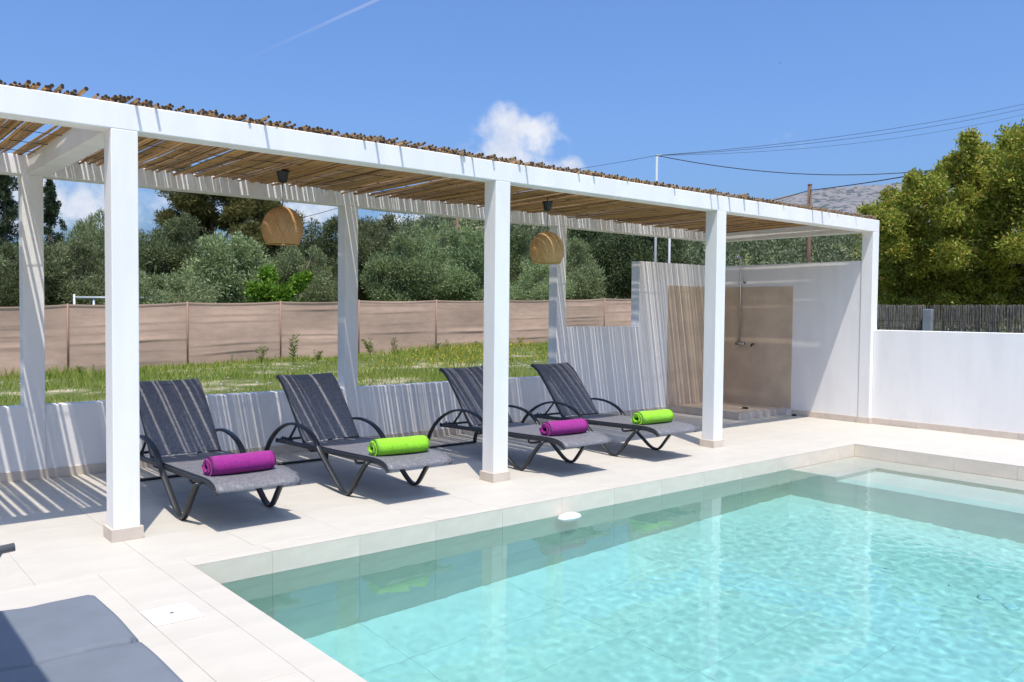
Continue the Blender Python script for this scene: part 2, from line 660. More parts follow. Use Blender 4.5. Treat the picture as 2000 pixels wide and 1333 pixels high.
def gz(x, y):
    x = np.asarray(x, float)
    y = np.asarray(y, float)
    base = PL[0] * x + PL[1] * y + PL[2]
    base = np.clip(base, -0.25, 0.5)
    dx, dy = x - CAM[0], y - CAM[1]
    d = dx * _f[0] + dy * _f[1]
    lat = (dx * R2[0] + dy * R2[1]) / np.maximum(np.abs(d), 1)
    s = np.clip((d - 46) / 120, 0, 1)
    s = s * s * (3 - 2 * s)
    q = np.clip((lat + .42) / .4, 0, 1)
    q2 = np.clip((lat - .08) / .2, 0, 1)
    hill = s * (5 + 13.5 * q) * (1 - .27 * q2) * (1 + .12 * lumps(x, y, .03))
    far = np.clip((d - 220) / 900, 0, 1) * 14 * (0.4 + .6 * np.clip((lat + .2) / .7, 0, 1))
    return base + .03 * lumps(x, y, .9) + hill + far


def axis_lines(lo, hi, step, far, grow=1.25):
    c = list(np.arange(lo, hi + 1e-6, step))
    s, a = step, hi
    while a < far:
        s *= grow
        a += s
        c.append(a)
    s, a = step, lo
    while a > -far:
        s *= grow
        a -= s
        c.insert(0, a)
    return c


gx = sorted(set(np.round(axis_lines(-10, 60, 1.0, 4000, 1.22) + [-8.0, 9.74], 3)))
gy = sorted(set(np.round(axis_lines(-14, 70, 1.0, 4000, 1.22) + [-10.0, 2.632], 3)))
GX, GY = np.meshgrid(gx, gy)
GZ = gz(GX, GY)
V = np.stack([GX.ravel(), GY.ravel(), GZ.ravel()], 1)
nx, ny = len(gx), len(gy)
F = []
for j in range(ny - 1):
    for i in range(nx - 1):
        mx_, my_ = (gx[i] + gx[i + 1]) / 2, (gy[j] + gy[j + 1]) / 2
        if -8.0 < mx_ < 9.74 and -10 < my_ < 2.632:
            continue
        F.append((j * nx + i, j * nx + i + 1, (j + 1) * nx + i + 1, (j + 1) * nx + i))
tag(link('ground', npmesh('ground', V, F, 'field_soil', True)), 'grassy stony field rising to scrub hills behind the wall', kind='structure')

# ------------------------------------------------------------------ mountain on the right
MD = 1600.0
mu = np.linspace(1180, 2700, 120)
mv = np.linspace(0, 1, 40)
ridge = np.interp(mu, [1180, 1400, 1490, 1560, 1640, 1720, 1850, 2000, 2300, 2700], [520, 425, 392, 378, 368, 361, 352, 348, 360, 430])
V = []
for j, t_ in enumerate(mv):
    for i, px in enumerate(mu):
        dd = MD - 700 + 900 * t_
        top = at(px, ridge[i], MD + 200)[2]
        p = at(px, 600, dd)
        z = -5 + (top + 5) * (t_ ** 0.9)
        z += 14 * lumps(p[0], p[1], .021) * t_ * (1 - .8 * t_) + 5 * lumps(p[0], p[1], .09) * t_ * (1 - .6 * t_) + rng.normal() * 1.2 * t_
        V.append((p[0], p[1], z))
n_ = len(mu)
F = [(j * n_ + i, j * n_ + i + 1, (j + 1) * n_ + i + 1, (j + 1) * n_ + i) for j in range(len(mv) - 1) for i in range(n_ - 1)]
tag(link('mountain', npmesh('mountain', V, F, 'mountain_rock', True)), 'bare grey rocky mountain dotted with dark shrubs', kind='structure')

# ------------------------------------------------------------------ deck: slab with separate tiles
deck = MB()
T0 = -0.003
for (x0, x1, y0, y1) in ((-8, PX0 - .03, -10, 2.63), (PX0 - .03, PX1 + .03, PY0 + .03, 2.63), (PX1 + .03, 9.74, -10, 2.63), (PX0 - .03, PX1 + .03, -10, PYN - .03)):
    deck.box(x0, x1, y0, y1, -0.30, T0)
deck = deck.build('deck', 'grout')
tag(deck, 'cream porcelain tiled pool deck', kind='structure')
TILES = {}


def tile(x0, x1, y0, y1, name='tile', parent=deck, material='deck_tile', z0=T0 + .0005, z1=0.0):
    g = 0.0012
    sx, sy = round(x1 - x0 - 2 * g, 4), round(y1 - y0 - 2 * g, 4)
    if sx < .012 or sy < .012:
        return
    key = (sx, sy, material, round(z1 - z0, 4))
    if key not in TILES:
        b = MB()
        h = z1 - z0
        c = .0015
        hx, hy = sx / 2, sy / 2
        vs = [(-hx, -hy, 0), (hx, -hy, 0), (hx, hy, 0), (-hx, hy, 0), (-hx, -hy, h - c), (hx, -hy, h - c), (hx, hy, h - c), (-hx, hy, h - c),
              (-hx + c, -hy + c, h), (hx - c, -hy + c, h), (hx - c, hy - c, h), (-hx + c, hy - c, h)]
        fs = [(0, 1, 5, 4), (1, 2, 6, 5), (2, 3, 7, 6), (3, 0, 4, 7), (4, 5, 9, 8), (5, 6, 10, 9), (6, 7, 11, 10), (7, 4, 8, 11), (8, 9, 10, 11)]
        b.add(vs, fs)
        TILES[key] = b.mesh(name, material)
    o = link(name, TILES[key], parent, ((x0 + x1) / 2, (y0 + y1) / 2, z0 + random.uniform(-.0004, .0004)))
    return o


def span(a, b, start, step):
    """cut a..b at start + k*step"""
    k = math.ceil((a - start) / step + 1e-6)
    c = [a]
    while start + k * step < b - 1e-4:
        c.append(start + k * step)
        k += 1
    c.append(b)
    return list(zip(c[:-1], c[1:]))


CW = 0.165
XS, YS = 0.049, PY0 + CW
BACKY = D - 0.012
for (x0, x1) in span(DX0, SX - .012, XS, 0.6):                      # strip between pool and back wall
    for (y0, y1) in span(YS, BACKY, YS, 0.6):
        tile(x0, x1, y0, y1)
for (x0, x1) in span(PX0, PX1, .09, 0.6):                           # coping along the pool
    tile(x0, x1, PY0, YS)
for (y0, y1) in span(DY0, YS, -1.866, 0.6):
    tile(XS, PX0, y0, y1)
    tile(XS - .3, XS, y0, y1)
    for (x0, x1) in span(DX0, XS - .3, XS - .3, 0.6):
        tile(x0, x1, y0, y1)
    tile(PX1, PX1 + CW, y0, y1)
    for (x0, x1) in span(PX1 + CW, SX + .1, PX1 + CW, 0.6):
        tile(x0, x1, y0, y1)

# ------------------------------------------------------------------ pool basin
pool = MB()
TH = .0035
pool.box(PX0 - .2, PX1 + .2, PY0 + TH, PY0 + .2, FLOORZ - .2, -.301)
pool.box(PX0 - .2, PX1 + .2, PYN - .2, PYN - TH, FLOORZ - .2, -.301)
pool.box(PX0 - .2, PX0 - TH, PYN - TH, PY0 + TH, FLOORZ - .2, -.301)
pool.box(PX1 + TH, PX1 + .2, PYN - TH, PY0 + TH, FLOORZ - .2, -.301)
pool.box(PX0 - TH, PX1 + TH, PYN - TH, PY0 + TH, FLOORZ - .2, FLOORZ - TH)
pool = pool.build('pool_basin', 'pool_grout')
tag(pool, 'sunken rectangular pool lined with beige tiles', kind='structure')
# backing behind the upper tile band (the deck slab stops 3 cm behind the pool edge)
bk = MB()
bk.box(PX0 - .029, PX1 + .029, PY0 + TH, PY0 + .029, -.30, -.0045)
bk.box(PX0 - .029, PX0 - TH, PYN, PY0 + TH, -.30, -.0045)
bk.box(PX1 + TH, PX1 + .029, PYN, PY0 + TH, -.30, -.0045)
bk.build('edge_backing', 'pool_grout', pool)


def wall_tiles(axis, fixed, a, b, zs, start, facing, parent=pool, material='pool_tile', step=.6):
    for (s0, s1) in span(a, b, start, step):
        for (z0, z1) in zs:
            g = .0012
            bb = MB()
            if axis == 'x':
                y0, y1 = (fixed, fixed + TH) if facing < 0 else (fixed - TH, fixed)
                key = ('wx', round(s1 - s0, 3), round(z1 - z0, 3), material)
                if key not in TILES:
                    TILES[key] = bb.box(-(s1 - s0) / 2 + g, (s1 - s0) / 2 - g, -TH / 2 + .0004, TH / 2 - .0004, -(z1 - z0) / 2 + g, (z1 - z0) / 2 - g).mesh('wall_tile', material)
                link('wall_tile', TILES[key], parent, ((s0 + s1) / 2, (y0 + y1) / 2, (z0 + z1) / 2))
            else:
                x0, x1 = (fixed, fixed + TH) if facing < 0 else (fixed - TH, fixed)
                key = ('wy', round(s1 - s0, 3), round(z1 - z0, 3), material)
                if key not in TILES:
                    TILES[key] = bb.box(-TH / 2 + .0004, TH / 2 - .0004, -(s1 - s0) / 2 + g, (s1 - s0) / 2 - g, -(z1 - z0) / 2 + g, (z1 - z0) / 2 - g).mesh('wall_tile', material)
                link('wall_tile', TILES[key], parent, ((x0 + x1) / 2, (s0 + s1) / 2, (z0 + z1) / 2))


ZR = [(-.3015, -.0032), (-.85, -.3015), (FLOORZ, -.85)]
wall_tiles('x', PY0, PX0, PX1, ZR, .09, -1)
wall_tiles('y', PX1, PYN, PY0, ZR, -1.866, -1)
wall_tiles('y', PX0, PYN, PY0, ZR, -1.866, 1)
for (x0, x1) in span(PX0, PX1, .09, 1.2):
    for (y0, y1) in span(PYN, PY0, PY0, 0.6):
        tile(x0, x1, y0, y1, 'floor_tile', pool, 'pool_floor', FLOORZ - TH + .0005, FLOORZ)
# entry steps at the far end: L-shaped top tread, lower tread inside it
XA, XB, YB = 6.33, 7.15, -1.29
S1, S2 = WZ - .045, WZ - .235
st = MB()
st.box(XA, PX1 - .001, YB, PY0 - .001, FLOORZ + .001, S1)
st.build('step_platform', 'step_tile', pool)
st = MB()
st.box(XB, PX1 - .001, PYN + .001, YB - .001, FLOORZ + .001, S1)
st.build('upper_step', 'step_tile', pool)
st = MB()
st.box(XA, XB - .001, PYN + .001, YB - .001, FLOORZ + .001, S2)
st.build('lower_step', 'step_tile', pool)

# ------------------------------------------------------------------ water, gently rippled
nxw, nyw = 660, 392
xs = np.linspace(PX0 - .002, PX1 + .002, nxw)
ys = np.linspace(PYN - .002, PY0 + .002, nyw)
X, Y = np.meshgrid(xs, ys)
Z = np.zeros_like(X)
for _ in range(80):
    lam = rng.uniform(.045, .17)
    th = rng.uniform(0, 2 * math.pi)
    k = 2 * math.pi / lam
    amp = .000027 * (lam / .12) ** 1.5
    ph = rng.uniform(0, 6.28)
    Z += amp * np.sin(k * (X * math.cos(th) + Y * math.sin(th)) + ph)
calm = np.clip((PY0 - Y) / .9, .35, 1) * (.55 + .45 * np.clip((X - 1.5) / 2.5, 0, 1))
Z = Z * calm + .0006 * lumps(X, Y, 2.1) * calm
V = np.stack([X.ravel(), Y.ravel(), (WZ + Z).ravel()], 1)
F = [(j * nxw + i, j * nxw + i + 1, (j + 1) * nxw + i + 1, (j + 1) * nxw + i) for j in range(nyw - 1) for i in range(nxw - 1)]
wmesh = npmesh('water', V, F, 'pool_water', True)
# how much water stands below each point of the surface, in units of the full depth
Xf, Yf = X.ravel(), Y.ravel()
dep = np.where(Xf < XA, WZ - FLOORZ, np.where((Xf > XB) | (Yf > YB), WZ - S1, WZ - S2)) / (WZ - FLOORZ)
datt = wmesh.attributes.new('depth', 'FLOAT', 'POINT')
datt.data.foreach_set('value', (1 - np.exp(-3.2 * dep)) .astype(np.float32) / (1 - math.exp(-3.2)))
water = link('water', wmesh)
tag(water, 'clear turquoise pool water with fine ripples', kind='structure')
sun.cycles.is_caustics_light = True
water.cycles.is_caustics_caster = True
for o in [pool] + list(pool.children):
    o.cycles.is_caustics_receiver = True

# ------------------------------------------------------------------ pergola
perg = thing('pergola', 'long white stuccoed pergola of square columns and beams beside the pool', 'pergola')


def column(x, y, z1, plinth=True):
    c = MB().box(x, x + W, y, y + WY, 0, z1).build('column', 'stucco', perg, bevel=.006)
    if plinth:
        q = PP
        p = MB()
        p.box(x - q, x + W + q, y - q, y - .0005, .0005, HP)
        p.box(x - q, x + W + q, y + WY + .0005, y + WY + q, .0005, HP)
        p.box(x - q, x - .0005, y - .0003, y + WY + .0003, .0005, HP - .0006)
        p.box(x + W + .0005, x + W + q, y - .0003, y + WY + .0003, .0005, HP - .0006)
        p.build('plinth', 'skirting', c)
    return c


for i, x in enumerate(COLX):
    column(x, 0, UN + .002, plinth=(i < 4))
for x in BACKX:
    column(x, D - .012, UN + .002, plinth=False)
MB().box(-3.03, COLX[4] + W, 0.0, WY, UN, H).build('front_beam', 'stucco', perg, bevel=.006)
MB().box(-3.05, COLX[4] + W, D - .012, D - .012 + WY, UN, H - .002).build('back_beam', 'stucco', perg, bevel=.006)
for x in (0.0, COLX[4]):
    MB().box(x + .003, x + W - .003, WY + .001, D - .013, UN + .003, H - .004).build('cross_beam', 'stucco', perg, bevel=.006)
MB().box(SX, SX + W, D - .012, D - .012 + WY, HI - .02, UN + .002).build('corner_post', 'stucco', perg, bevel=.006)

# ------------------------------------------------------------------ walls
bw = thing('garden_wall', 'white back wall, low behind the loungers and tall with a square opening by the shower', 'wall', (0, D, 0))
wl = MB()
wl.box(-8, BACKX[3] + W, 0, .155, -.25, LOW)
wl.build('low_wall', 'stucco', bw, bevel=.006)
wl = MB()
z0 = -.25
Xl, Xr, Xe = BACKX[3] + W + .0, WX2, SX + W
# one face with an open notch: outline extruded
outl = [(Xl, z0), (Xe, z0), (Xe, HI), (Xr, HI), (Xr, SILL), (Xl, SILL)]
vs = [(x, 0.0, z) for x, z in outl] + [(x, .155, z) for x, z in outl]
n6 = 6
wl.add(vs, [(0, 1, 2, 3, 4, 5)[::1], (11, 10, 9, 8, 7, 6)] + [(i, i + 6, (i + 1) % 6 + 6, (i + 1) % 6) for i in range(6)])
wl.build('tall_wall', 'stucco', bw, bevel=.006)
for (x0, x1) in span(-3.5, 8.30, .09, .6):
    bb = MB().box(x0 + .001, x1 - .001, -PP, -.0005, .0006, HP)
    if x1 - x0 > .02:
        bb.build('skirting_tile', 'skirting', bw)
MB().box(8.275, SX - .0005, -.006, -.0005, .09, 1.856).build('shower_panel', 'brown_plaster', bw)

sw = thing('shower_wall', 'tall white side wall of the shower corner with brown panel', 'wall', (SX, 0, 0))
MB().box(.006, .155, WY + .0005, D - .0005, -.25, HI).build('wall', 'stucco', sw, bevel=.006)
MB().box(-.0005, .0055, 1.178, D - .0065, .09, 1.854).build('shower_panel', 'brown_plaster', sw)
for (y0, y1) in span(WY + .012, 1.16, .03, .6):
    MB().box(-PP + .006, .0055, y0 + .001, y1 - .001, .0006, HP).build('skirting_tile', 'skirting', sw)

rw = thing('boundary_wall', 'low plain white wall running right from the corner column', 'wall', (COLX[4], 0, 0))
MB().box(.075, .23, -7.0, -.0005, -.25, 1.255).build('wall', 'stucco', rw, bevel=.006)
for (y0, y1) in span(-5.5, -.002, -.002, .6):
    MB().box(.075 - PP, .0745, y0 + .001, y1 - .001, .0006, HP).build('skirting_tile', 'skirting', rw)
cpl = MB().box(COLX[4] - PP, COLX[4] - .0005, -PP, WY + .01, .0005, HP)
cpl.box(COLX[4] - .0003, COLX[4] + .06, -PP, -.0005, .0005, HP)
cpl.build('plinth', 'skirting', perg)

# ------------------------------------------------------------------ shower
tray = thing('shower_tray', 'raised tiled shower tray in the wall corner', 'shower tray', (8.32, 1.247, 0))
TXD, TYD = SX - 8.32 - .001, D - 1.247 - .008
MB().box(.012, TXD, .012, TYD, .001, .088).build('tray_floor', 'brown_plaster', tray)
for (x0, x1) in span(.0, TXD, .0, .3):
    MB().box(x0 + .001, x1 - .001, 0, .0115, .001, .098).build('kerb_tile', 'tray_tile', tray)
for (y0, y1) in span(.012, TYD, .0, .3):
    MB().box(0, .0115, y0 + .001, y1 - .001, .001, .098).build('kerb_tile', 'tray_tile', tray)
MB().box(.0125, TXD - .001, .0125, .075, .0885, .0975).build('kerb_top', 'tray_tile', tray)
MB().box(.0125, .075, .0755, TYD - .001, .0885, .0975).build('kerb_top', 'tray_tile', tray)
dr = MB().lathe([(0, .02), (.035, .02), (.045, .012), (.05, .0)], 16)
tag(dr.build('drain_cover', 'dark_rubber', None, True), 'small black drain cover on the shower tray floor', 'drain').location = (8.94, 1.576, .0885)
bl = MB().lathe([(0, .03), (.02, .028), (.03, .015), (.032, 0)], 12)
tag(bl.build('rubber_stopper', 'dark_rubber', None, True), 'small black rubber stopper on the floor beside the shower wall', 'stopper').location = (9.40, 1.07, .0005)

sh = thing('shower', 'slim chrome outdoor shower riser with mixer tap on brown panel', 'shower', (SX - .03, 2.05, 0))
MB().tube([(0, 0, 1.0), (0, 0, 2.26), (-.012, 0, 2.30), (-.05, 0, 2.315), (-.09, 0, 2.315)], .011, 8).build('riser_pipe', 'chrome', sh, True)
MB().lathe([(.0, .03), (.012, .03), (.03, .006), (.03, 0), (0, 0)], 16, (-.09, 0, 2.285)).build('shower_head', 'chrome', sh, True)
MB().tube([(0, .06, 1.0), (0, -.06, 1.0)], .022, 10).build('mixer', 'chrome', sh, True)
MB().tube([(0, -.061, 1.0), (-.01, -.085, 1.0)], .026, 10).build('handle', 'chrome', sh, True)
MB().tube([(-.02, 0, .99), (-.05, 0, .955), (-.05, 0, .93)], .011, 8).build('spout', 'chrome', sh, True)
MB().tube([(.028, 0, 1.90), (-.004, 0, 1.90)], .016, 8).build('wall_bracket', 'chrome', sh, True)
tp = MB().tube([(0, 0, 0), (-.045, 0, 0), (-.06, 0, -.012), (-.062, 0, -.035)], .011, 8)
tag(tp.build('garden_tap', 'dark_rubber', None, True), 'small dark tap on the brown panel right of the shower mixer', 'tap').location = (SX - .001, 1.817, 1.0)
hk = MB().tube([(0, 0, 0), (-.04, 0, 0), (-.05, 0, .02)], .010, 8)
tag(hk.build('wall_hook', 'dark_rubber', None, True), 'small dark hook beside the shower pipe above the brown panel', 'hook').location = (SX + .005, 1.985, 1.92)

# ------------------------------------------------------------------ cane roof
roof = thing('cane_roof', 'roof of loose dry canes laid across the pergola beams', 'roof', (0, 0, H))
cane_meshes = []


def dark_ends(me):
    """paint the flat end caps near-black for the shade inside hollow canes"""
    me.materials.append(MATS['cane_end_shade'])
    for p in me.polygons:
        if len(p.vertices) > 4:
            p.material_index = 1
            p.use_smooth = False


for k in range(14):
    r0 = random.uniform(.0085, .0160)
    L = D + WY + random.uniform(.02, .16)
    pts, rs = [], []
    sag = random.uniform(-.016, .004)
    side = random.uniform(-.003, .003)
    for i in range(9):
        t_ = i / 8
        pts.append((side * math.sin(t_ * 3.1 + k) + random.uniform(-.0015, .0015), t_ * L, sag * math.sin(math.pi * t_) + random.uniform(-.002, .002)))
        rs.append(r0 * (1.0 - .12 * t_) * random.uniform(.96, 1.05))
    b = MB().tube(pts, rs, 7, cap=True)
    cm_ = b.mesh('cane', 'cane', True)
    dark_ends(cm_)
    cane_meshes.append((cm_, r0, b))
rest = MB()
cx = 9.60
n_parts = 0
cane_list = []
while cx > -3.0:
    k = random.randrange(14)
    r0 = cane_meshes[k][1] * (0.75 if cx > 7.3 else 1.0)
    cane_list.append((cx, k, r0))
    # two to four canes lie tight, then a thin slit lets the sun through
    slit = random.random() < (.06 if cx > 8.6 else .44)
    gap = random.uniform(.0060, .0105) if slit else 0.0
    if random.random() < .010:
        gap = random.uniform(.011, .017)
    if -.7 < cx < -.06 and random.random() < .12:
        gap = random.uniform(.012, .04)
    cx -= r0 * 2 * (random.uniform(.88, .97) if slit else random.uniform(.60, .76)) + gap
    if -.052 < cx < .002:
        cx = -.055
order = sorted(range(len(cane_list)), key=lambda i: cane_list[i][0])
print('canes', len(cane_list))
keep = set([i for i in order if cane_list[i][0] > -1.0][:300])
for i, (x, k, r0) in enumerate(cane_list):
    y0 = random.uniform(.0, .05) - (random.uniform(.03, .11) if random.random() < .05 else 0)
    z = r0 + random.choice((0, 0, .003, .008, .014)) + (random.uniform(.008, .034) if random.random() < .26 else 0)
    tilt = random.uniform(-.004, .012) if random.random() < .8 else random.uniform(.01, .02)
    yaw = random.gauss(0, .0014) if random.random() < .95 else random.gauss(0, .004)
    if -.16 < x < -.05:
        yaw = .045 * (x + .16) / .11
    flip = random.random() < .45
    sc_ = 0.75 if x > 7.3 else 1.0
    Lk = cane_meshes[k][2].v[-1][1]
    if i in keep:
        o = link('cane', cane_meshes[k][0], roof, (x, y0 + (Lk if flip else 0), z - (tilt * Lk if flip else 0)))
        o.rotation_euler = ((tilt if flip else -tilt), 0, yaw + (math.pi if flip else 0))
        o.scale = (sc_, 1, sc_)
    else:
        b = cane_meshes[k][2]
        vs = [(x + px * sc_ + yaw * -py, y0 + py, z + pz * sc_ - tilt * py) for px, py, pz in b.v]
        rest.add(vs, b.f)
x = 9.45
while x > -2.95:                                              # loose second layer thrown on top
    k = random.randrange(14)
    b = cane_meshes[k][2]
    y0 = random.uniform(-.012, .05)
    z = random.uniform(.030, .046)
    yaw = random.gauss(0, .005)
    tilt = random.uniform(-.002, .006)
    sc_ = .75 if x > 7.3 else 1.0
    rest.add([(x + px * sc_ - yaw * py, y0 + py, z + pz * sc_ - tilt * py) for px, py, pz in b.v], b.f)
    x -= random.uniform(.02, .085) * (1.8 if -.6 < x < 0 else 1)
rb = rest.build('cane_bundle', 'cane', roof, True)
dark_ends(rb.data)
tag(rb, kind='stuff')
for y in (.42, .85, 1.28, 1.72, 2.15):
    pts = [(x, y + .012 * math.sin(x * 2.1 + y * 9), -.013 - .006 * math.sin(x * 5 + y)) for x in np.linspace(-2.9, 9.5, 90)]
    MB().tube(pts, .0032, 4).build('binding_wire', 'wire', roof, True)

# ------------------------------------------------------------------ pendant lamps
def make_lamp():
    t = thing('pendant_lamp', '', 'lamp', (0, 0, 0))
    # origin: hook on the roof.  cup, cord, woven shade
    MB().lathe([(0, 0.0), (.058, 0.0), (.054, -.012), (.040, -.095), (.012, -.105), (0, -.106)], 16).build('ceiling_cup', 'black_plastic', t, True)
    MB().tube([(0, 0, .05), (0, 0, 0)], .006, 6).build('hook', 'black_plastic', t, True)
    MB().tube([(0, 0, -.10), (.002, 0, -.22), (0, 0, -.36)], .0035, 6).build('cord', 'black_plastic', t, True)
    R, hh = .183, .325
    prof = []
    for i in range(15):
        a = i / 14
        th = a * 2.28
        prof.append((R * math.sin(th) ** .92 if th > 0 else 0, -.32 - .20 * (1 - math.cos(th))))
    zr = prof[-1][1]

    def pt(u, a):
        """a 0..1 down the dome, u angle"""
        x = a * (len(prof) - 1)
        i = min(int(x), len(prof) - 2)
        f = x - i
        r = prof[i][0] * (1 - f) + prof[i + 1][0] * f
        z = prof[i][1] * (1 - f) + prof[i + 1][1] * f
        return r, z
    shade = MB()
    NS = 76
    for fam in (-1, 1):
        for k in range(NS):
            vs, fs = [], []
            seg = 16
            for i in range(seg + 1):
                a = .06 + .94 * i / seg
                u = 2 * math.pi * k / NS + fam * a * 1.15
                r, z = pt(u, a)
                r += fam * .0012
                wdt = .0078 / max(r, .05)
                for sgn in (-1, 1):
                    uu = u + sgn * wdt * .5
                    vs.append((r * math.cos(uu), r * math.sin(uu), z))
            for i in range(seg):
                fs.append((2 * i, 2 * i + 1, 2 * i + 3, 2 * i + 2))
            shade.add(vs, fs)
    shade.build('woven_shade', 'wicker', t)
    for a, rr in ((1.0, .005), (.985, .004), (.62, .0022), (.05, .006)):
        r, z = pt(0, a)
        MB().tube([(r * math.cos(q), r * math.sin(q), z) for q in np.linspace(0, 2 * math.pi, 33)], rr, 6, cap=False).build('rim', 'wicker', t, True)
    MB().lathe([(0, -.36), (.02, -.365), (.022, -.42), (.018, -.425), (.030, -.47), (.028, -.50), (.012, -.525), (0, -.53)], 12).build('bulb_holder', 'white_plastic', t, True)
    return t


lamp = make_lamp()
lamp.location = (1.878, 1.631, 2.700)
lamp['label'] = 'round wicker pendant lamp hanging left, between the first two columns'
l2 = copy_tree(lamp)
l2.location = (4.612, 1.089, 2.625)
l2.rotation_euler[2] = .6
l2['label'] = 'round wicker pendant lamp hanging right, beyond the middle column'
for o in (lamp, l2):
    o['group'] = 'wicker pendant lamps under the cane roof'

# ------------------------------------------------------------------ loungers
def smooth_path(pts, n=6):
    P = [np.array(p, float) for p in pts]
    P = [2 * P[0] - P[1]] + P + [2 * P[-1] - P[-2]]
    out = []
    for i in range(1, len(P) - 2):
        for k in range(n):
            t_ = k / n
            a, b, c, d = P[i - 1:i + 3]
            out.append(.5 * ((2 * b) + (-a + c) * t_ + (2 * a - 5 * b + 4 * c - d) * t_ ** 2 + (-a + 3 * b - 3 * c + d) * t_ ** 3))
    out.append(P[-2])
    return out


ARM = [(1.832, .010), (1.815, .09), (1.75, .20), (1.66, .295), (1.53, .382), (1.36, .447), (1.20, .468), (1.03, .452), (.90, .410), (.815, .355), (.745, .285),
       (.62, .190), (.49, .095), (.40, .034), (.335, .0135), (.275, .020), (.225, .066), (.165, .140), (.10, .215), (.03, .285), (.0, .300)]
RAIL = [(1.63, .285), (1.40, .293), (1.13, .300), (.80, .308), (.45, .315), (.10, .325), (-.05, .328), (-.14, .322), (-.205, .305), (-.242, .283)]
BACK = [(1.135, .312), (1.18, .362), (1.26, .462), (1.38, .605), (1.49, .728), (1.56, .795), (1.63, .838), (1.675, .852)]


def make_lounger():
    t = thing('sun_lounger', '', 'sun lounger')
    for s_ in (-1, 1):
        x = s_ * .318
        p = smooth_path([(x, y, z) for y, z in ARM], 4)
        MB().tube(p, .01, 8, flat=(.022, .011), up=(0, 0, 1)).build('armrest_leg', 'frame_metal', t, True)
        x = s_ * .288
        p = smooth_path([(x, y, z - .012) for y, z in RAIL], 4)
        srail = MB().tube(p, .012, 8, flat=(.011, .019)).build('side_rail', 'frame_metal', t, True)
        x = s_ * .262
        p = smooth_path([(x, y, z - .008) for y, z in BACK], 4)
        MB().tube(p, .012, 8, flat=(.012, .015)).build('back_rail', 'frame_metal', t, True)
        MB().tube([(s_ * .288, .78, .305), (s_ * .318, .775, .312)], .012, 8).build('joint_bolt', 'frame_metal', t, True)
        MB().tube([(s_ * .245, 1.30, .46), (s_ * .245, 1.46, .30)], .011, 6).build('prop_arm', 'frame_metal', t, True)
        nb = MB()
        for k in range(5):
            nb.box(s_ * .262 - .006, s_ * .262 + .006, 1.37 + k * .045, 1.385 + k * .045, .296, .314)
        nb.box(s_ * .262 - .006, s_ * .262 + .006, 1.34, 1.60, .283, .298)
        nb.build('notch_bracket', 'frame_metal', srail)
    MB().tube([(-.318, 1.832, .012), (.318, 1.832, .012)], .012, 8).build('floor_bar', 'frame_metal', t, True)
    MB().tube([(-.288, 1.62, .275), (.288, 1.62, .275)], .012, 8).build('rear_crossbar', 'frame_metal', t, True)
    MB().tube([(-.262, 1.60, .815), (0, 1.605, .818), (.262, 1.60, .815)], .010, 8).build('top_crossbar', 'frame_metal', t, True)
    MB().tube([(-.245, 1.46, .30), (.245, 1.46, .30)], .009, 8).build('prop_bar', 'frame_metal', t, True)
    MB().tube(smooth_path([(-.288, .24, .285), (-.27, .24, .262), (-.2, .24, .255), (.2, .24, .255), (.27, .24, .262), (.288, .24, .285)], 4), .010, 8).build('under_brace', 'frame_metal', t, True)
    MB().tube(smooth_path([(-.288, 1.02, .28), (-.27, 1.02, .255), (-.2, 1.02, .25), (.2, 1.02, .25), (.27, 1.02, .255), (.288, 1.02, .28)], 4), .010, 8).build('under_brace', 'frame_metal', t, True)

    def sheet(prof, hw, sag, name):
        P = smooth_path([(0, y, z) for y, z in prof], 5)
        b = MB()
        nu = 11
        vs, fs = [], []
        for j, p in enumerate(P):
            v = j / (len(P) - 1)
            for i in range(nu):
                u = -1 + 2 * i / (nu - 1)
                dz = -sag * (1 - u * u) * math.sin(math.pi * min(1, max(0, v))) ** .5
                vs.append((u * hw, p[1], p[2] + dz))
        for j in range(len(P) - 1):
            for i in range(nu - 1):
                fs.append((j * nu + i, j * nu + i + 1, (j + 1) * nu + i + 1, (j + 1) * nu + i))
        o = b.add(vs, fs).build(name, 'sling', t, True)
        sd = o.modifiers.new('solid', 'SOLIDIFY')
        sd.thickness = .004
        sd.offset = -1
        return o
    seat_prof = [(1.135, .306)] + [(y, z + .013) for y, z in RAIL[3:]] + [(-.250, .272)]
    seat = sheet(seat_prof, .290, .012, 'seat_sling')
    back_prof = [(y - .010, z + .010) for y, z in BACK] + [(1.690, .838)]
    sheet(back_prof, .270, .014, 'back_sling')
    for s_ in (-1, 1):
        x = s_ * .290
        MB().tube(smooth_path([(x, y, z + .011) for y, z in RAIL[3:]], 4), .006, 6).build('edge_piping', 'black_plastic', seat, True)
    return t


lg = make_lounger()
LX = (.845, 2.125, 3.896, 5.156)
LLAB = ('black mesh sun lounger nearest the first column, purple towel at its foot',
        'black mesh sun lounger second from left, green towel at its foot',
        'black mesh sun lounger half hidden by the middle column, purple towel at its foot',
        'black mesh sun lounger nearest the shower, green towel at its foot')
LROT = (0.0, .012, .0, -.008)
for i in range(4):
    o = lg if i == 0 else copy_tree(lg)
    o.location = (LX[i], (0.0, 0.0, -.03, -.025)[i], 0.0005)
    o.rotation_euler[2] = LROT[i]
    o['label'] = LLAB[i]
    o['group'] = 'sun loungers in a row under the pergola'


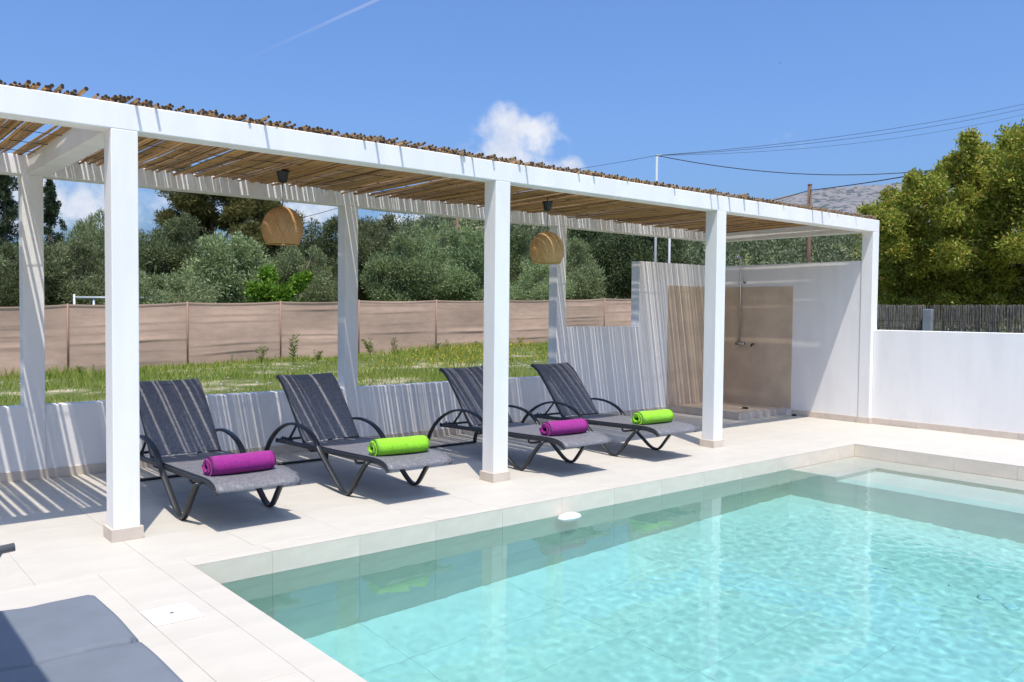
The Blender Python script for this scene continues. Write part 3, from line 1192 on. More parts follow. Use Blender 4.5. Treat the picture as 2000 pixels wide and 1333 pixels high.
def make_towel(material):
    """rolled towel: spiral cross-section swept along its length"""
    t = thing('rolled_towel', '', 'towel')
    n = 64
    turns = 3.0
    half = .0065
    ctr = []
    for i in range(n + 1):
        a = i / n
        th = a * turns * 2 * math.pi
        r = .013 + (.058 - .013) * a
        ctr.append((r * math.cos(th), r * math.sin(th) * .94))
    outl = []
    for sgn in (1, -1):
        seq = range(n + 1) if sgn > 0 else range(n, -1, -1)
        for i in seq:
            p, q = ctr[max(i - 1, 0)], ctr[min(i + 1, n)]
            dx, dy = q[0] - p[0], q[1] - p[1]
            l_ = math.hypot(dx, dy)
            outl.append((ctr[i][0] + sgn * dy / l_ * half, ctr[i][1] - sgn * dx / l_ * half))
    b = MB()
    vs, fs = [], []
    L, ns = .44, 12
    m_ = len(outl)
    for j in range(ns + 1):
        v = j / ns
        x = -L / 2 + L * v
        s_ = 1 - .05 * (abs(2 * v - 1) ** 6) + .018 * math.sin(v * 9)
        for (y, z) in outl:
            rr = math.hypot(y, z)
            vs.append((x + .010 * math.sin(rr * 150 + 2 * v), y * s_ * 1.06, (z * s_ if z > -.045 else z * .6 - .018) + .060))
    for j in range(ns):
        for i in range(m_):
            i2 = (i + 1) % m_
            fs.append((j * m_ + i, (j + 1) * m_ + i, (j + 1) * m_ + i2, j * m_ + i2))
    for j in (0, ns):
        for i in range(n):
            a, b_, c, d = i, i + 1, 2 * n + 1 - (i + 1), 2 * n + 1 - i
            q = (a, b_, c, d) if j else (d, c, b_, a)
            fs.append(tuple(j * m_ + k for k in q))
    b.add(vs, fs)
    b.build('towel_roll', material, t, True)
    return t


TW = ((.825, .035, 0.02, 'towel_purple', 'rolled purple towel on the lounger nearest the first column'),
      (2.105, .025, -.10, 'towel_green', 'rolled lime green towel on the second lounger from left'),
      (3.885, .025, -.06, 'towel_purple', 'rolled purple towel on the lounger behind the middle column'),
      (5.150, .055, -.06, 'towel_green', 'rolled lime green towel on the lounger nearest the shower'))
protos = {}
for (x, y, rz, mt_, lab) in TW:
    if mt_ in protos:
        o = copy_tree(protos[mt_])
    else:
        o = protos[mt_] = make_towel(mt_)
    o.location = (x, y, .3265)
    o.scale = (1.05, 1.30, 1.28)
    o.rotation_euler[2] = rz
    o['label'] = lab
    o['group'] = 'rolled towels at the feet of the loungers'

# ------------------------------------------------------------------ near sunbed with cushion, parasol out of frame, put there to shade it
bed = thing('cushioned_sunbed', 'sunbed with blue-grey padded cushion in the near left corner', 'sunbed', (-.985, -2.11, 0))


def pad(x0, x1, y0, y1, z0, z1, r=.024, puff=.006, nxp=40, nyp=34, seed=0):
    """soft cushion: rounded rim, crowned top, a few creases"""
    rr = np.random.default_rng(seed)
    b = MB()
    us = np.linspace(-1, 1, nxp)
    vs_ = np.linspace(-1, 1, nyp)
    top, bot = [], []
    for v in vs_:
        for u in us:
            x = (x0 + x1) / 2 + (x1 - x0) / 2 * np.sign(u) * (1 - (1 - abs(u)) ** 1.6)
            y = (y0 + y1) / 2 + (y1 - y0) / 2 * np.sign(v) * (1 - (1 - abs(v)) ** 1.6)
            dx = min(x - x0, x1 - x)
            dy = min(y - y0, y1 - y)
            e = 1.0
            for d_ in (dx, dy):
                if d_ < r:
                    e = min(e, math.sqrt(max(0, 1 - (1 - d_ / r) ** 2)))
            crown = puff * (1 - abs(u) ** 3) * (1 - abs(v) ** 3)
            wob = 1 - .014 * abs(v) ** 7 + .006 * math.sin(v * 4 + seed)
            x = (x0 + x1) / 2 + (x - (x0 + x1) / 2) * wob
            cr = .006 * math.sin(x * 42 + 3 * math.sin(y * 20) + seed) * max(0, abs(v) - .62) + .0022 * math.sin(x * 23 - y * 14 + seed)
            zc = (z0 + z1) / 2
            corner = .016 if (dx < .02 and dy < .02) else 0
            top.append((x - np.sign(u) * corner * .6, y - np.sign(v) * corner * .6, zc + (z1 - zc) * e + crown + cr * e))
            bot.append((x - np.sign(u) * corner * .6, y - np.sign(v) * corner * .6, zc - (zc - z0) * e))
    n1 = len(top)
    fs = []
    for j in range(nyp - 1):
        for i in range(nxp - 1):
            a = j * nxp + i
            fs.append((a, a + 1, a + nxp + 1, a + nxp))
            fs.append((n1 + a, n1 + a + nxp, n1 + a + nxp + 1, n1 + a + 1))
    rim = list(range(nxp)) + [j * nxp + nxp - 1 for j in range(1, nyp)] + [(nyp - 1) * nxp + i for i in range(nxp - 2, -1, -1)] + [j * nxp for j in range(nyp - 2, 0, -1)]
    for i in range(len(rim)):
        a, c = rim[i], rim[(i + 1) % len(rim)]
        fs.append((a, n1 + a, n1 + c, c))
    return b.add(top + bot, fs)


hwb = .365
pad(-hwb, hwb, -.575, .0, .300, .366, seed=1).build('cushion_segment', 'cushion', bed, True)
pad(-hwb, hwb, -1.20, -.580, .300, .366, seed=2).build('cushion_segment', 'cushion', bed, True)
pad(-hwb, hwb, -1.80, -1.205, .300, .366, seed=3).build('cushion_segment', 'cushion', bed, True)
for s_ in (-1, 1):
    MB().tube([(s_ * .33, -.03, .285), (s_ * .33, -1.80, .285)], .018, 8).build('side_rail', 'bed_frame', bed, True)
    for y in (-.18, -1.60):
        MB().tube([(s_ * .33, y, .28), (s_ * .33, y, .001)], .018, 8).build('leg', 'bed_frame', bed, True)
for y in (-.04, -.6, -1.2, -1.78):
    MB().tube([(-.33, y, .285), (.33, y, .285)], .014, 8).build('crossbar', 'bed_frame', bed, True)

par = thing('added_parasol', 'unseen beige canopy added to shade the near sunbed cushion', 'added_parasol', (-2.75, -3.3, 0))  # added out of view; its canopy edge throws the shadow on the cushion
MB().tube([(0, 0, .05), (0, 0, 2.62)], .022, 10).build('pole', 'bed_frame', par, True)
MB().box(-.3, .3, -.3, .3, .001, .07).build('base', 'concrete', par, bevel=.02)
cnp = MB()
ex0, ex1, ey0, ey1, ez = -1.46, 1.46, -1.6, 1.1, 2.32
cnp.add([(ex0, ey0, ez), (ex1, ey0, ez), (ex1, ey1, ez), (ex0, ey1, ez), (0, 0, ez + .38)], [(0, 1, 4), (1, 2, 4), (2, 3, 4), (3, 0, 4)])
cnp.build('canopy', 'canvas', par)

stl = thing('metal_stool', 'dark tubular metal stool whose end pokes in at the left edge', 'stool', (-1.08, -1.40, 0))
MB().tube([(-.28, .0, .375), (.0, .0, .39), (.305, .003, .412)], .019, 10).build('seat_tube', 'bed_frame', stl, True)
MB().tube([(-.28, .30, .43), (.0, .30, .415), (.20, .303, .40)], .019, 10).build('seat_tube', 'bed_frame', stl, True)
MB().tube([(.245, .0, .40), (.17, .01, .25), (.05, .02, .001)], .016, 8).build('leg', 'bed_frame', stl, True)
MB().tube([(-.245, .0, .42), (-.17, .01, .25), (-.05, .02, .001)], .016, 8).build('leg', 'bed_frame', stl, True)
MB().tube([(.15, .30, .40), (.10, .30, .25), (.03, .29, .001)], .016, 8).build('leg', 'bed_frame', stl, True)
MB().tube([(-.245, .30, .42), (-.17, .30, .25), (-.05, .29, .001)], .016, 8).build('leg', 'bed_frame', stl, True)
MB().box(-.27, .14, .01, .29, .432, .446).build('seat', 'canvas', stl)

# ------------------------------------------------------------------ small pool fittings
lid = thing('skimmer_lid', 'white square skimmer lid set into the deck by the pool corner', 'lid', (-.140, -1.502, 0))
MB().box(-.111, .111, -.118, .118, .0006, .0045).build('frame', 'white_plastic', lid, bevel=.002)
MB().lathe([(.0, .0075), (.088, .0075), (.092, .006), (.092, .0047)], 32).build('cover', 'white_plastic', lid, True)
MB().lathe([(0, .0079), (.011, .0079), (.011, .0076)], 12).build('finger_hole', 'hole', lid)

flo = thing('pool_float', 'white oval float resting at the waterline of the pool wall', 'float', (3.10, PY0 - .08, WZ - .018))
MB().lathe([(0, .040), (.05, .038), (.10, .026), (.118, .008), (.116, -.004), (.09, -.02), (0, -.028)], 28).build('shell', 'white_plastic', flo, True)
MB().lathe([(.119, .004), (.122, .0), (.119, -.004)], 28).build('rim', 'white_plastic', flo, True)
flo.scale = (1.0, .55, 1.25)
for (x, y, lab) in ((4.83, -3.25, 'white round floor inlet farther from the camera on the pool bottom'), (4.79, -3.43, 'white round floor inlet nearer the camera on the pool bottom')):
    fi = thing('floor_inlet', lab, 'inlet', (x, y, FLOORZ), 0, 'white inlets on the pool floor')
    MB().lathe([(0, .014), (.034, .014), (.042, .009), (.044, .0)], 20).build('cap', 'white_plastic', fi, True)
    MB().lathe([(.044, .003), (.050, .003), (.051, .0)], 20).build('collar', 'galv', fi, True)

# ------------------------------------------------------------------ shade-net fence across the field
nf = thing('net_fence', 'brown shade-net fence across the grassy field behind the pergola', 'fence', tuple(F0))


def fence_t(px):
    # point on the fence line seen at pixel column px
    a = (px - 1000) / FPX
    x0_, d0_ = (0 - 1000) / FPX * 17.6, 17.6
    x1_, d1_ = (1050 - 1000) / FPX * 29.0, 29.0
    return (a * d0_ - x0_) / ((x1_ - x0_) - a * (d1_ - d0_))


posts = [-330, -90, 131, 365, 547, 700, 851, 985, 1085, 1180, 1270, 1350, 1420]
tops = {-330: 603, -90: 598, 131: 594.5, 365: 590.5, 547: 589, 700: 587, 851: 586.5, 985: 585.5, 1085: 585, 1180: 583, 1270: 582, 1350: 581, 1420: 580}
base_dir = (F1 - F0)
base_dir[2] = 0
pp = []
for px in posts:
    t_ = fence_t(px)
    d_ = 17.6 + 11.4 * t_
    q = at(px, tops[px], d_)
    zb = float(gz(q[0], q[1]))
    pp.append((q[0], q[1], zb, q[2]))
nrm = np.array([base_dir[1], -base_dir[0], 0.0])
nrm /= np.linalg.norm(nrm)
for i in range(len(pp) - 1):
    a, b_ = np.array(pp[i]), np.array(pp[i + 1])
    nu, nv = 16, 72
    vs, fs = [], []
    r1 = random.uniform(0, 6)
    creases = sorted(random.uniform(.08, .95) for _ in range(6))
    amp = [random.uniform(.003, .011) for _ in creases]
    tilt = [random.uniform(-.03, .03) for _ in creases]
    for j in range(nv + 1):
        v = j / nv
        for k in range(nu + 1):
            u = k / nu
            sagv = .035 * 4 * u * (1 - u)
            xy = a[:2] * (1 - u) + b_[:2] * u
            zt = a[3] * (1 - u) + b_[3] * u - sagv
            zb = float(gz(*xy)) - .02
            z = zb + (zt - zb) * v
            off_ = .03 * math.sin(math.pi * u) * math.sin(v * 5 + r1)
            for c_, am, ti in zip(creases, amp, tilt):
                dv = v - c_ - ti * (u - .5) - .02 * math.sin(math.pi * u)
                off_ += am * math.exp(-(dv / (.05 if dv > 0 else .012)) ** 2) * (.35 + .65 * math.sin(math.pi * u) ** 2)
            if v > .97:
                off_ += .012
            vs.append((xy[0] + nrm[0] * off_ - F0[0], xy[1] + nrm[1] * off_ - F0[1], z - F0[2]))
    for j in range(nv):
        for k in range(nu):
            fs.append((j * (nu + 1) + k, j * (nu + 1) + k + 1, (j + 1) * (nu + 1) + k + 1, (j + 1) * (nu + 1) + k))
    MB().add(vs, fs).build('net_panel', 'net', nf, True)
for (x, y, zb, zt) in pp:
    q = np.array((x, y, 0)) + nrm * .03 - F0
    MB().tube([(q[0], q[1], zb - .1 - F0[2]), (q[0], q[1], zt + .015 - F0[2])], .018, 8).build('post', 'net_seam', nf, True)

# metal railing behind the net
rl = thing('metal_railing', 'pale grey pipe railing behind the shade net on the left', 'railing', tuple(at(145, 620, 21.5)))
rp = [at(145, 575, 21.5), at(183, 581, 21.8), at(290, 582, 22.6), at(325, 582, 22.9)]
r0 = np.array(rl.location)
MB().tube([np.array(at(145, 581.5, 21.5)) - r0, np.array(at(325, 582.5, 22.9)) - r0], .03, 8).build('top_pipe', 'galv', rl, True)
for q in rp:
    MB().tube([np.array(q) - r0, np.array((q[0], q[1], float(gz(q[0], q[1])))) - r0], .03, 8).build('post', 'galv', rl, True)

# ------------------------------------------------------------------ reed screen on the right
rf = thing('reed_fence', 'weathered dark reed screen fence below the big tree', 'fence', (14.0, 0, 0))


def reed_panel(y0, y1, seed, name='reed_panel'):
    rr = np.random.default_rng(seed)
    vs, fs = [], []
    y = y0
    while y < y1:
        wd = rr.uniform(.007, .015)
        x = rr.uniform(-.009, .009)
        zt = 1.635 + rr.normal() * .008
        lean = rr.normal() * .02
        o = len(vs)
        for (xx, yy) in ((x + .006, y), (x - .003, y + wd * .5), (x + .006, y + wd)):
            for k, z in enumerate((-.3, .5, 1.1, zt)):
                vs.append((xx, yy + lean * z * .5, z))
        for a in range(2):
            for k in range(3):
                fs.append((o + a * 4 + k, o + (a + 1) * 4 + k, o + (a + 1) * 4 + k + 1, o + a * 4 + k + 1))
        y += wd * .62
    return MB().add(vs, fs).build(name, 'reed', rf)


for k, (ya, yb_) in enumerate(((1.30, 4.6), (.0, 1.18), (-3.0, -.01), (-6.0, -3.01))):
    reed_panel(ya, yb_, k + 1)
for z in (.35, 1.35):
    MB().tube([(-.03, -6, z), (-.03, 4.6, z)], .003, 6).build('binding_wire', 'wire', rf, True)
MB().box(-.10, .06, 1.17, 1.325, -.3, 1.565).build('post', 'concrete', rf, bevel=.01)

# ------------------------------------------------------------------ poles and cables
def pole(name, label, px, ytop, d, r, material, cap=False):
    top = at(px, ytop, d)
    zb = float(gz(top[0], top[1])) - .2
    t = thing(name, label, 'pole', (top[0], top[1], zb))
    hgt = top[2] - zb
    MB().tube([(0, 0, 0), (0, 0, hgt * .5), (0, 0, hgt)], [r * 1.12, r * 1.05, r], 10).build('shaft', material, t, True)
    if cap:
        MB().tube([(0, 0, hgt - .03), (.10, -.10, hgt + .03)], .014, 6).build('cable_arm', material, t, True)
        MB().lathe([(0, .03), (r * 1.1, .02), (r * 1.1, -.02), (0, -.02)], 10, (0, 0, hgt)).build('cap', material, t, True)
    else:
        MB().lathe([(r * 1.12, -.02), (r * 1.15, 0), (0, .05)], 10, (0, 0, hgt)).build('cap', material, t, True)
    return top


tp1 = pole('metal_pole', 'pale metal pole rising above the cane roof', 1283, 304, 24, .036, 'pale_pole', True)
pole('metal_pole', 'short pale metal pole behind the tall white wall', 1308, 452, 24, .034, 'pale_pole', True)
tp3 = pole('utility_pole', 'brown wooden utility pole in front of the mountain', 1582, 361, 38, .095, 'pole_wood')
tp4 = pole('utility_pole', 'distant brown wooden pole above the olive trees', 893, 422, 70, .105, 'pole_wood')


def cable(label, a, b_, sag, r=.012):
    a, b_ = np.array(a), np.array(b_)
    pts = []
    for i in range(25):
        t_ = i / 24
        p = a * (1 - t_) + b_ * t_
        p[2] -= sag * 4 * t_ * (1 - t_)
        pts.append(p - a)
    o = MB().tube(pts, r, 5).build('cable', 'wire', None, True)
    o.location = tuple(a)
    tag(o, label, 'cable', 'overhead cables')


cable('highest overhead cable running right from the metal pole', tp1, at(2060, 190, 30), .25, .0065)
cable('middle overhead cable running right from the metal pole', tp1, at(2060, 199, 31), .3, .0065)
cable('lowest of the three cables rising to the right edge', tp1, at(2060, 209, 32), .4, .005)
cable('cable from the metal pole going left behind the roof', tp1, at(900, 352, 40), .15, .0065)
cable('sagging cable from the metal pole into the big tree', tp1, at(1900, 322, 26), .42, .013)
cable('thick dark cable from the wooden pole into the big tree', tp3 + np.array([0, 0, -.25]), at(1850, 330, 26), .05, .020)
cable('thick dark cable going left from the wooden pole behind the roof', tp3 + np.array([0, 0, -.25]), at(1380, 418, 46), .1, .020)
cable('distant cable left of the far wooden pole', tp4, at(660, 402, 60), .15, .02)
cable('distant cable sloping down left behind the olives', at(665, 405, 60), at(560, 432, 55), .05, .02)

bp_ = at(1524, 124, 45)
bird = thing('bird', 'tiny dark bird flying high in the open sky', 'bird', tuple(bp_), .5)
bb = MB().tube([(-.07, 0, 0), (-.04, 0, .004), (0, 0, .006), (.04, 0, .008), (.065, 0, .012)], [.004, .014, .017, .012, .004], 6)
for s_ in (-1, 1):
    bb.add([(.02, s_ * .01, .01), (-.02, s_ * .01, .01), (-.035, s_ * .07, .05), (-.03, s_ * .13, .03), (.0, s_ * .08, .055)], [(0, 1, 2, 4), (4, 2, 3)])
bb.build('body', 'dark_rubber', bird, True)

# ------------------------------------------------------------------ vegetation
def leaf_quads(P, dirs, l, wd, rr):
    """rhombic leaves at points P, growing along dirs"""
    n = len(P)
    dirs = dirs / (np.linalg.norm(dirs, axis=1, keepdims=True) + 1e-9)
    s_ = np.cross(dirs, rr.normal(size=(n, 3)))
    s_ /= np.linalg.norm(s_, axis=1, keepdims=True) + 1e-9
    ll = (l * rr.uniform(.7, 1.3, n))[:, None]
    ww = (wd * rr.uniform(.7, 1.3, n))[:, None]
    a = P
    b = P + dirs * ll * .45 + s_ * ww * .5
    c = P + dirs * ll
    d = P + dirs * ll * .45 - s_ * ww * .5
    V = np.stack([a, b, c, d], 1).reshape(-1, 3)
    F = np.arange(4 * n).reshape(-1, 4)
    return V, F


def clumps_mesh(name, C, Rr, n_each, l, wd, material, rr, squash=.85, shell=.55, up=.35, droop=0.0):
    Ps, Ds = [], []
    for c, r, n in zip(C, Rr, n_each):
        v = rr.normal(size=(n, 3))
        v /= np.linalg.norm(v, axis=1, keepdims=True)
        rad = r * (shell + (1 - shell) * rr.random(n)) ** 1.0 * np.where(rr.random(n) < .12, 1.18, 1.0)
        # twiggy unevenness
        bump = 1 + .22 * np.sin(v[:, 0] * 5 + c[0] * 3) * np.cos(v[:, 1] * 6 + c[1] * 2) + .12 * np.sin(v[:, 2] * 11 + c[2])
        P = v * (rad * bump)[:, None]
        P[:, 2] *= squash
        Ps.append(P + c)
        dd = v * .6 + rr.normal(size=(n, 3)) * .6
        dd[:, 2] += up - droop
        Ds.append(dd)
    V, F = leaf_quads(np.vstack(Ps), np.vstack(Ds), l, wd, rr)
    return npmesh(name, V, F, material)


def limbs_mesh(C, trunk_h, r0, material, rr, nl=7, lean=.1, name='trunk'):
    b = MB()
    top = np.array([rr.normal() * lean, rr.normal() * lean, trunk_h])
    b.tube([(0, 0, -.3), (top[0] * .3 + .03, top[1] * .3, trunk_h * .4), tuple(top)], [r0 * 1.25, r0, r0 * .8], 8)
    idx = rr.permutation(len(C))[:nl]
    for i in idx:
        c = np.array(C[i])
        mid = top + (c - top) * .5 + rr.normal(size=3) * .12
        b.tube([tuple(top - np.array([0, 0, .1])), tuple(mid), tuple(top + (c - top) * .92)], [r0 * .5, r0 * .3, r0 * .1], 6)
    return b.mesh(name, material, True)


def olive_variant(seed, leafm):
    """unit olive: about 4 m tall, crown 4 m across"""
    rr = np.random.default_rng(seed)
    C, Rr, N = [], [], []
    for k in range(46):
        v = rr.normal(size=3)
        v /= np.linalg.norm(v)
        f = rr.uniform(.45, 1.0)
        c = np.array([v[0] * 1.75 * f, v[1] * 1.75 * f, 2.35 + v[2] * (1.45 if v[2] > 0 else 1.6) * f])
        C.append(c)
        r = rr.uniform(.34, .70)
        Rr.append(r)
        N.append(int(760 * (r / .5) ** 2))
    for k in range(9):                                        # upright shoots
        a = rr.uniform(0, 6.28)
        q = rr.uniform(.2, 1.2)
        C.append(np.array([math.cos(a) * q, math.sin(a) * q, 3.5 + rr.uniform(0, .55)]))
        Rr.append(.26)
        N.append(260)
    crown = clumps_mesh('crown', C, Rr, N, .125, .036, leafm, rr, .9, .35, .45)
    trunk = limbs_mesh(C, 1.1, .17, 'bark', rr)
    return crown, trunk


OL = [olive_variant(21, 'olive_leaf'), olive_variant(22, 'olive_leaf_dark'), olive_variant(23, 'olive_leaf'), olive_variant(24, 'olive_leaf_dark')]


def place_tree(name, label, cat, meshes, px, ytop, d, unit_h, width=1.0, rz=0.0, group=None, sink=0.0):
    top = at(px, ytop, d)
    zb = float(gz(top[0], top[1])) - sink
    s_ = (top[2] - zb) / unit_h
    t = thing(name, label, cat, (top[0], top[1], zb), rz, group)
    t.scale = (s_ * width, s_ * width, s_)
    for nm, me in zip(('crown', 'trunk'), meshes):
        link(nm, me, t)
    return t


GO = 'olive trees behind the shade net'
for (px, yt, d, v, wd, rz, lab) in (
        (-60, 455, 26, 0, 1.05, .3, 'olive tree cut off by the left edge of the picture'),
        (58, 470, 24, 1, .80, 1.9, 'small olive tree left of the first back column, below the cypress'),
        (185, 405, 33, 2, .60, 1.1, 'tall slim olive with upright shoots left of the first front column'),
        (140, 452, 25, 0, .95, 2.2, 'bushy olive tree directly behind the pale metal railing'),
        (255, 440, 30, 3, .90, .7, 'olive tree mostly hidden behind the first front column'),
        (345, 418, 28, 1, .95, 4.1, 'large dark olive tree right of the first front column'),
        (440, 440, 27, 0, .95, 5.3, 'rounded olive tree in front of the pine trunk'),
        (315, 520, 23.5, 2, 1.2, 2.9, 'low grey olive bush close behind the net, right of the first column'),
        (590, 470, 33, 2, .85, .2, 'olive tree just right of the bright green bush'),
        (640, 420, 36, 3, .85, 1.2, 'tall olive tree just left of the second back column'),
        (735, 402, 38, 0, .85, 2.5, 'tallest olive tree right of the second back column'),
        (800, 455, 33, 1, .95, 3.2, 'dense olive tree between the second back column and middle column'),
        (845, 428, 40, 2, .75, 4.4, 'olive tree below the distant wooden pole'),
        (905, 445, 35, 3, .95, 5.1, 'olive tree just left of the middle front column'),
        (1010, 440, 38, 1, .90, .9, 'olive tree just right of the middle front column'),
        (1045, 500, 34, 2, 1.0, 3.9, 'low olive tree below the right pendant lamp'),
        (1118, 452, 36, 0, .75, 1.6, 'light grey olive seen through the wall opening, left side')):
    place_tree('olive_tree', lab, 'tree', OL[v], px, yt, d, 4.32, wd, rz, GO)

# pine
rr = np.random.default_rng(5)
C, Rr, N = [], [], []
for (ux, uz, r) in ((-1.9, 6.2, .9), (-1.1, 6.9, 1.0), (-.1, 7.3, 1.1), (1.0, 7.0, 1.0), (1.9, 6.5, .9), (-2.3, 5.2, .8), (-1.3, 5.5, .8), (2.3, 5.7, .8), (1.3, 5.6, .8),
                    (.2, 6.1, .7), (2.5, 4.6, .7), (1.7, 4.3, .8), (1.2, 3.3, .9), (2.0, 3.0, .8), (1.0, 2.2, .8), (1.9, 1.8, .9), (-2.4, 4.2, .6), (2.7, 3.6, .6), (.2, 1.6, .9), (-.8, 2.0, .8), (.4, 3.4, .6), (.9, 4.6, .7), (-1.6, 3.6, .6), (2.5, 1.2, .9), (1.2, 1.0, .9), (-2.0, 7.0, .8), (2.2, 7.3, .8), (.6, 7.9, .8), (-1.0, 7.8, .8)):
    for k in range(7):
        C.append(np.array([ux * 1.06 + rr.normal() * .45, rr.normal() * 1.2, uz + rr.normal() * .38]))
        Rr.append(r * rr.uniform(.5, .8))
        N.append(int(760 * r))
pine = (clumps_mesh('crown', C, Rr, N, .24, .05, 'pine_needle', rr, .75, .3, .5), None)
b = MB()
b.tube([(.3, 0, -.3), (.15, .1, 2.0), (-.25, 0, 3.8), (-.55, 0, 5.0), (-.9, .1, 6.4)], [.24, .2, .16, .12, .06], 8)
for (q, e) in (((-.2, 0, 3.6), (-2.2, .3, 5.0)), ((-.4, 0, 4.5), (1.0, -.2, 6.6)), ((0, 0, 3.0), (2.3, .2, 4.6)), ((-.5, 0, 5.0), (-2.0, -.3, 6.2)), ((.1, 0, 2.2), (1.8, .2, 3.0))):
    mid = (np.array(q) + np.array(e)) / 2 + np.array([0, 0, .25])
    b.tube([q, tuple(mid), e], [.08, .06, .025], 6)
tr_pine = b.mesh('trunk', 'pine_bark', True)
base = at(442, 600, 42)
zb = float(gz(base[0], base[1]))
t = thing('pine_tree', 'tall brown-green pine towering behind the olives by the left lamp', 'tree', (base[0], base[1], zb), -YAW)
s_ = (at(442, 355, 42)[2] - zb) / 8.2
t.scale = (s_ * .98, s_, s_)
link('crown', pine[0], t)
link('trunk', tr_pine, t)


def cypress_variant(seed, slim):
    rr = np.random.default_rng(seed)
    C, Rr, N = [], [], []
    for k in range(95):
        h = rr.random() ** .85
        rad = (1 - h) ** .75 * 1.35 * slim + .08
        a = rr.uniform(0, 6.28)
        q = rad * math.sqrt(rr.random())
        C.append(np.array([math.cos(a) * q, math.sin(a) * q, .6 + h * 8.6]))
        r = .18 + .32 * (1 - h)
        Rr.append(r * rr.uniform(.7, 1.3))
        N.append(int(120 + 330 * (1 - h)))
    for k in range(10):                                       # stray side sprays
        h = rr.uniform(.45, .92)
        a = rr.uniform(0, 6.28)
        q = (1 - h) ** .75 * 1.35 * slim + .35
        C.append(np.array([math.cos(a) * q, math.sin(a) * q, .6 + h * 8.6]))
        Rr.append(.17)
        N.append(110)
    return (clumps_mesh('crown', C, Rr, N, .17, .055, 'cypress_leaf', rr, 1.35, .3, .9),
            MB().tube([(0, 0, -.3), (0, 0, 4), (.05, 0, 8.8)], [.2, .12, .03], 8).mesh('trunk', 'bark', True))


CY1, CY2 = cypress_variant(3, 1.0), cypress_variant(4, .85)
place_tree('cypress_tree', 'dark broad cypress at the left edge behind the first back column', 'tree', CY1, 8, 318, 40, 9.3, 1.05, .4, 'dark cypresses at the left')
place_tree('cypress_tree', 'narrow ragged cypress just right of the first back column', 'tree', CY2, 96, 352, 44, 9.3, .92, 2.0, 'dark cypresses at the left')

# bright green citrus bush
rr = np.random.default_rng(9)
C, Rr, N = [], [], []
for (ux, uz, r) in ((-.75, .55, .4), (-.45, .85, .4), (0, .8, .45), (.4, .7, .4), (.15, 1.35, .3), (.18, 1.7, .2), (.55, 1.25, .25), (.8, 1.55, .2), (.75, .9, .3), (-.2, .4, .4), (.5, .35, .4)):
    for k in range(3):
        C.append(np.array([ux + rr.normal() * .12, rr.normal() * .3, uz + rr.normal() * .08]))
        Rr.append(r * rr.uniform(.55, .85))
        N.append(330)
cit = (clumps_mesh('crown', C, Rr, N, .10, .05, 'citrus_leaf', rr, .9, .3, .3), limbs_mesh(C, .4, .05, 'bark', rr, 6, .02))
ct = place_tree('citrus_bush', 'bright green citrus bush below the left lamp', 'bush', cit, 505, 520, 26, 1.85, .95, -YAW)

# dark trees behind the wall opening
def broad_variant(seed, leafm, l=.15, wd=.06, n=60):
    rr = np.random.default_rng(seed)
    C, Rr, N = [], [], []
    for k in range(n):
        v = rr.normal(size=3)
        v /= np.linalg.norm(v)
        f = rr.uniform(.4, 1.0)
        C.append(np.array([v[0] * 2.3 * f, v[1] * 2.3 * f, 3.2 + v[2] * 2.5 * f]))
        r = rr.uniform(.4, .85)
        Rr.append(r)
        N.append(int(480 * (r / .6) ** 2))
    return clumps_mesh('crown', C, Rr, N, l, wd, leafm, rr, .85, .35, .2), limbs_mesh(C, 1.4, .22, 'bark', rr)


BD = [broad_variant(31, 'dark_leaf'), broad_variant(32, 'dark_leaf')]
for (px, yt, d, v, wd, rz, lab) in ((1172, 425, 46, 0, .85, .4, 'dark broadleaf tree in the wall opening behind the grey olive'),
                                    (1245, 418, 44, 1, .85, 2.4, 'dark broadleaf tree left of the pale metal poles'),
                                    (1298, 455, 48, 0, .62, 4.0, 'dark broadleaf tree between the two pale metal poles'),
                                    (985, 425, 60, 1, .8, 1.0, 'dark tree on the slope behind the middle column')):
    place_tree('dark_tree', lab, 'tree', BD[v], px, yt, d, 5.9, wd, rz, 'dark broadleaf trees behind the wall opening')

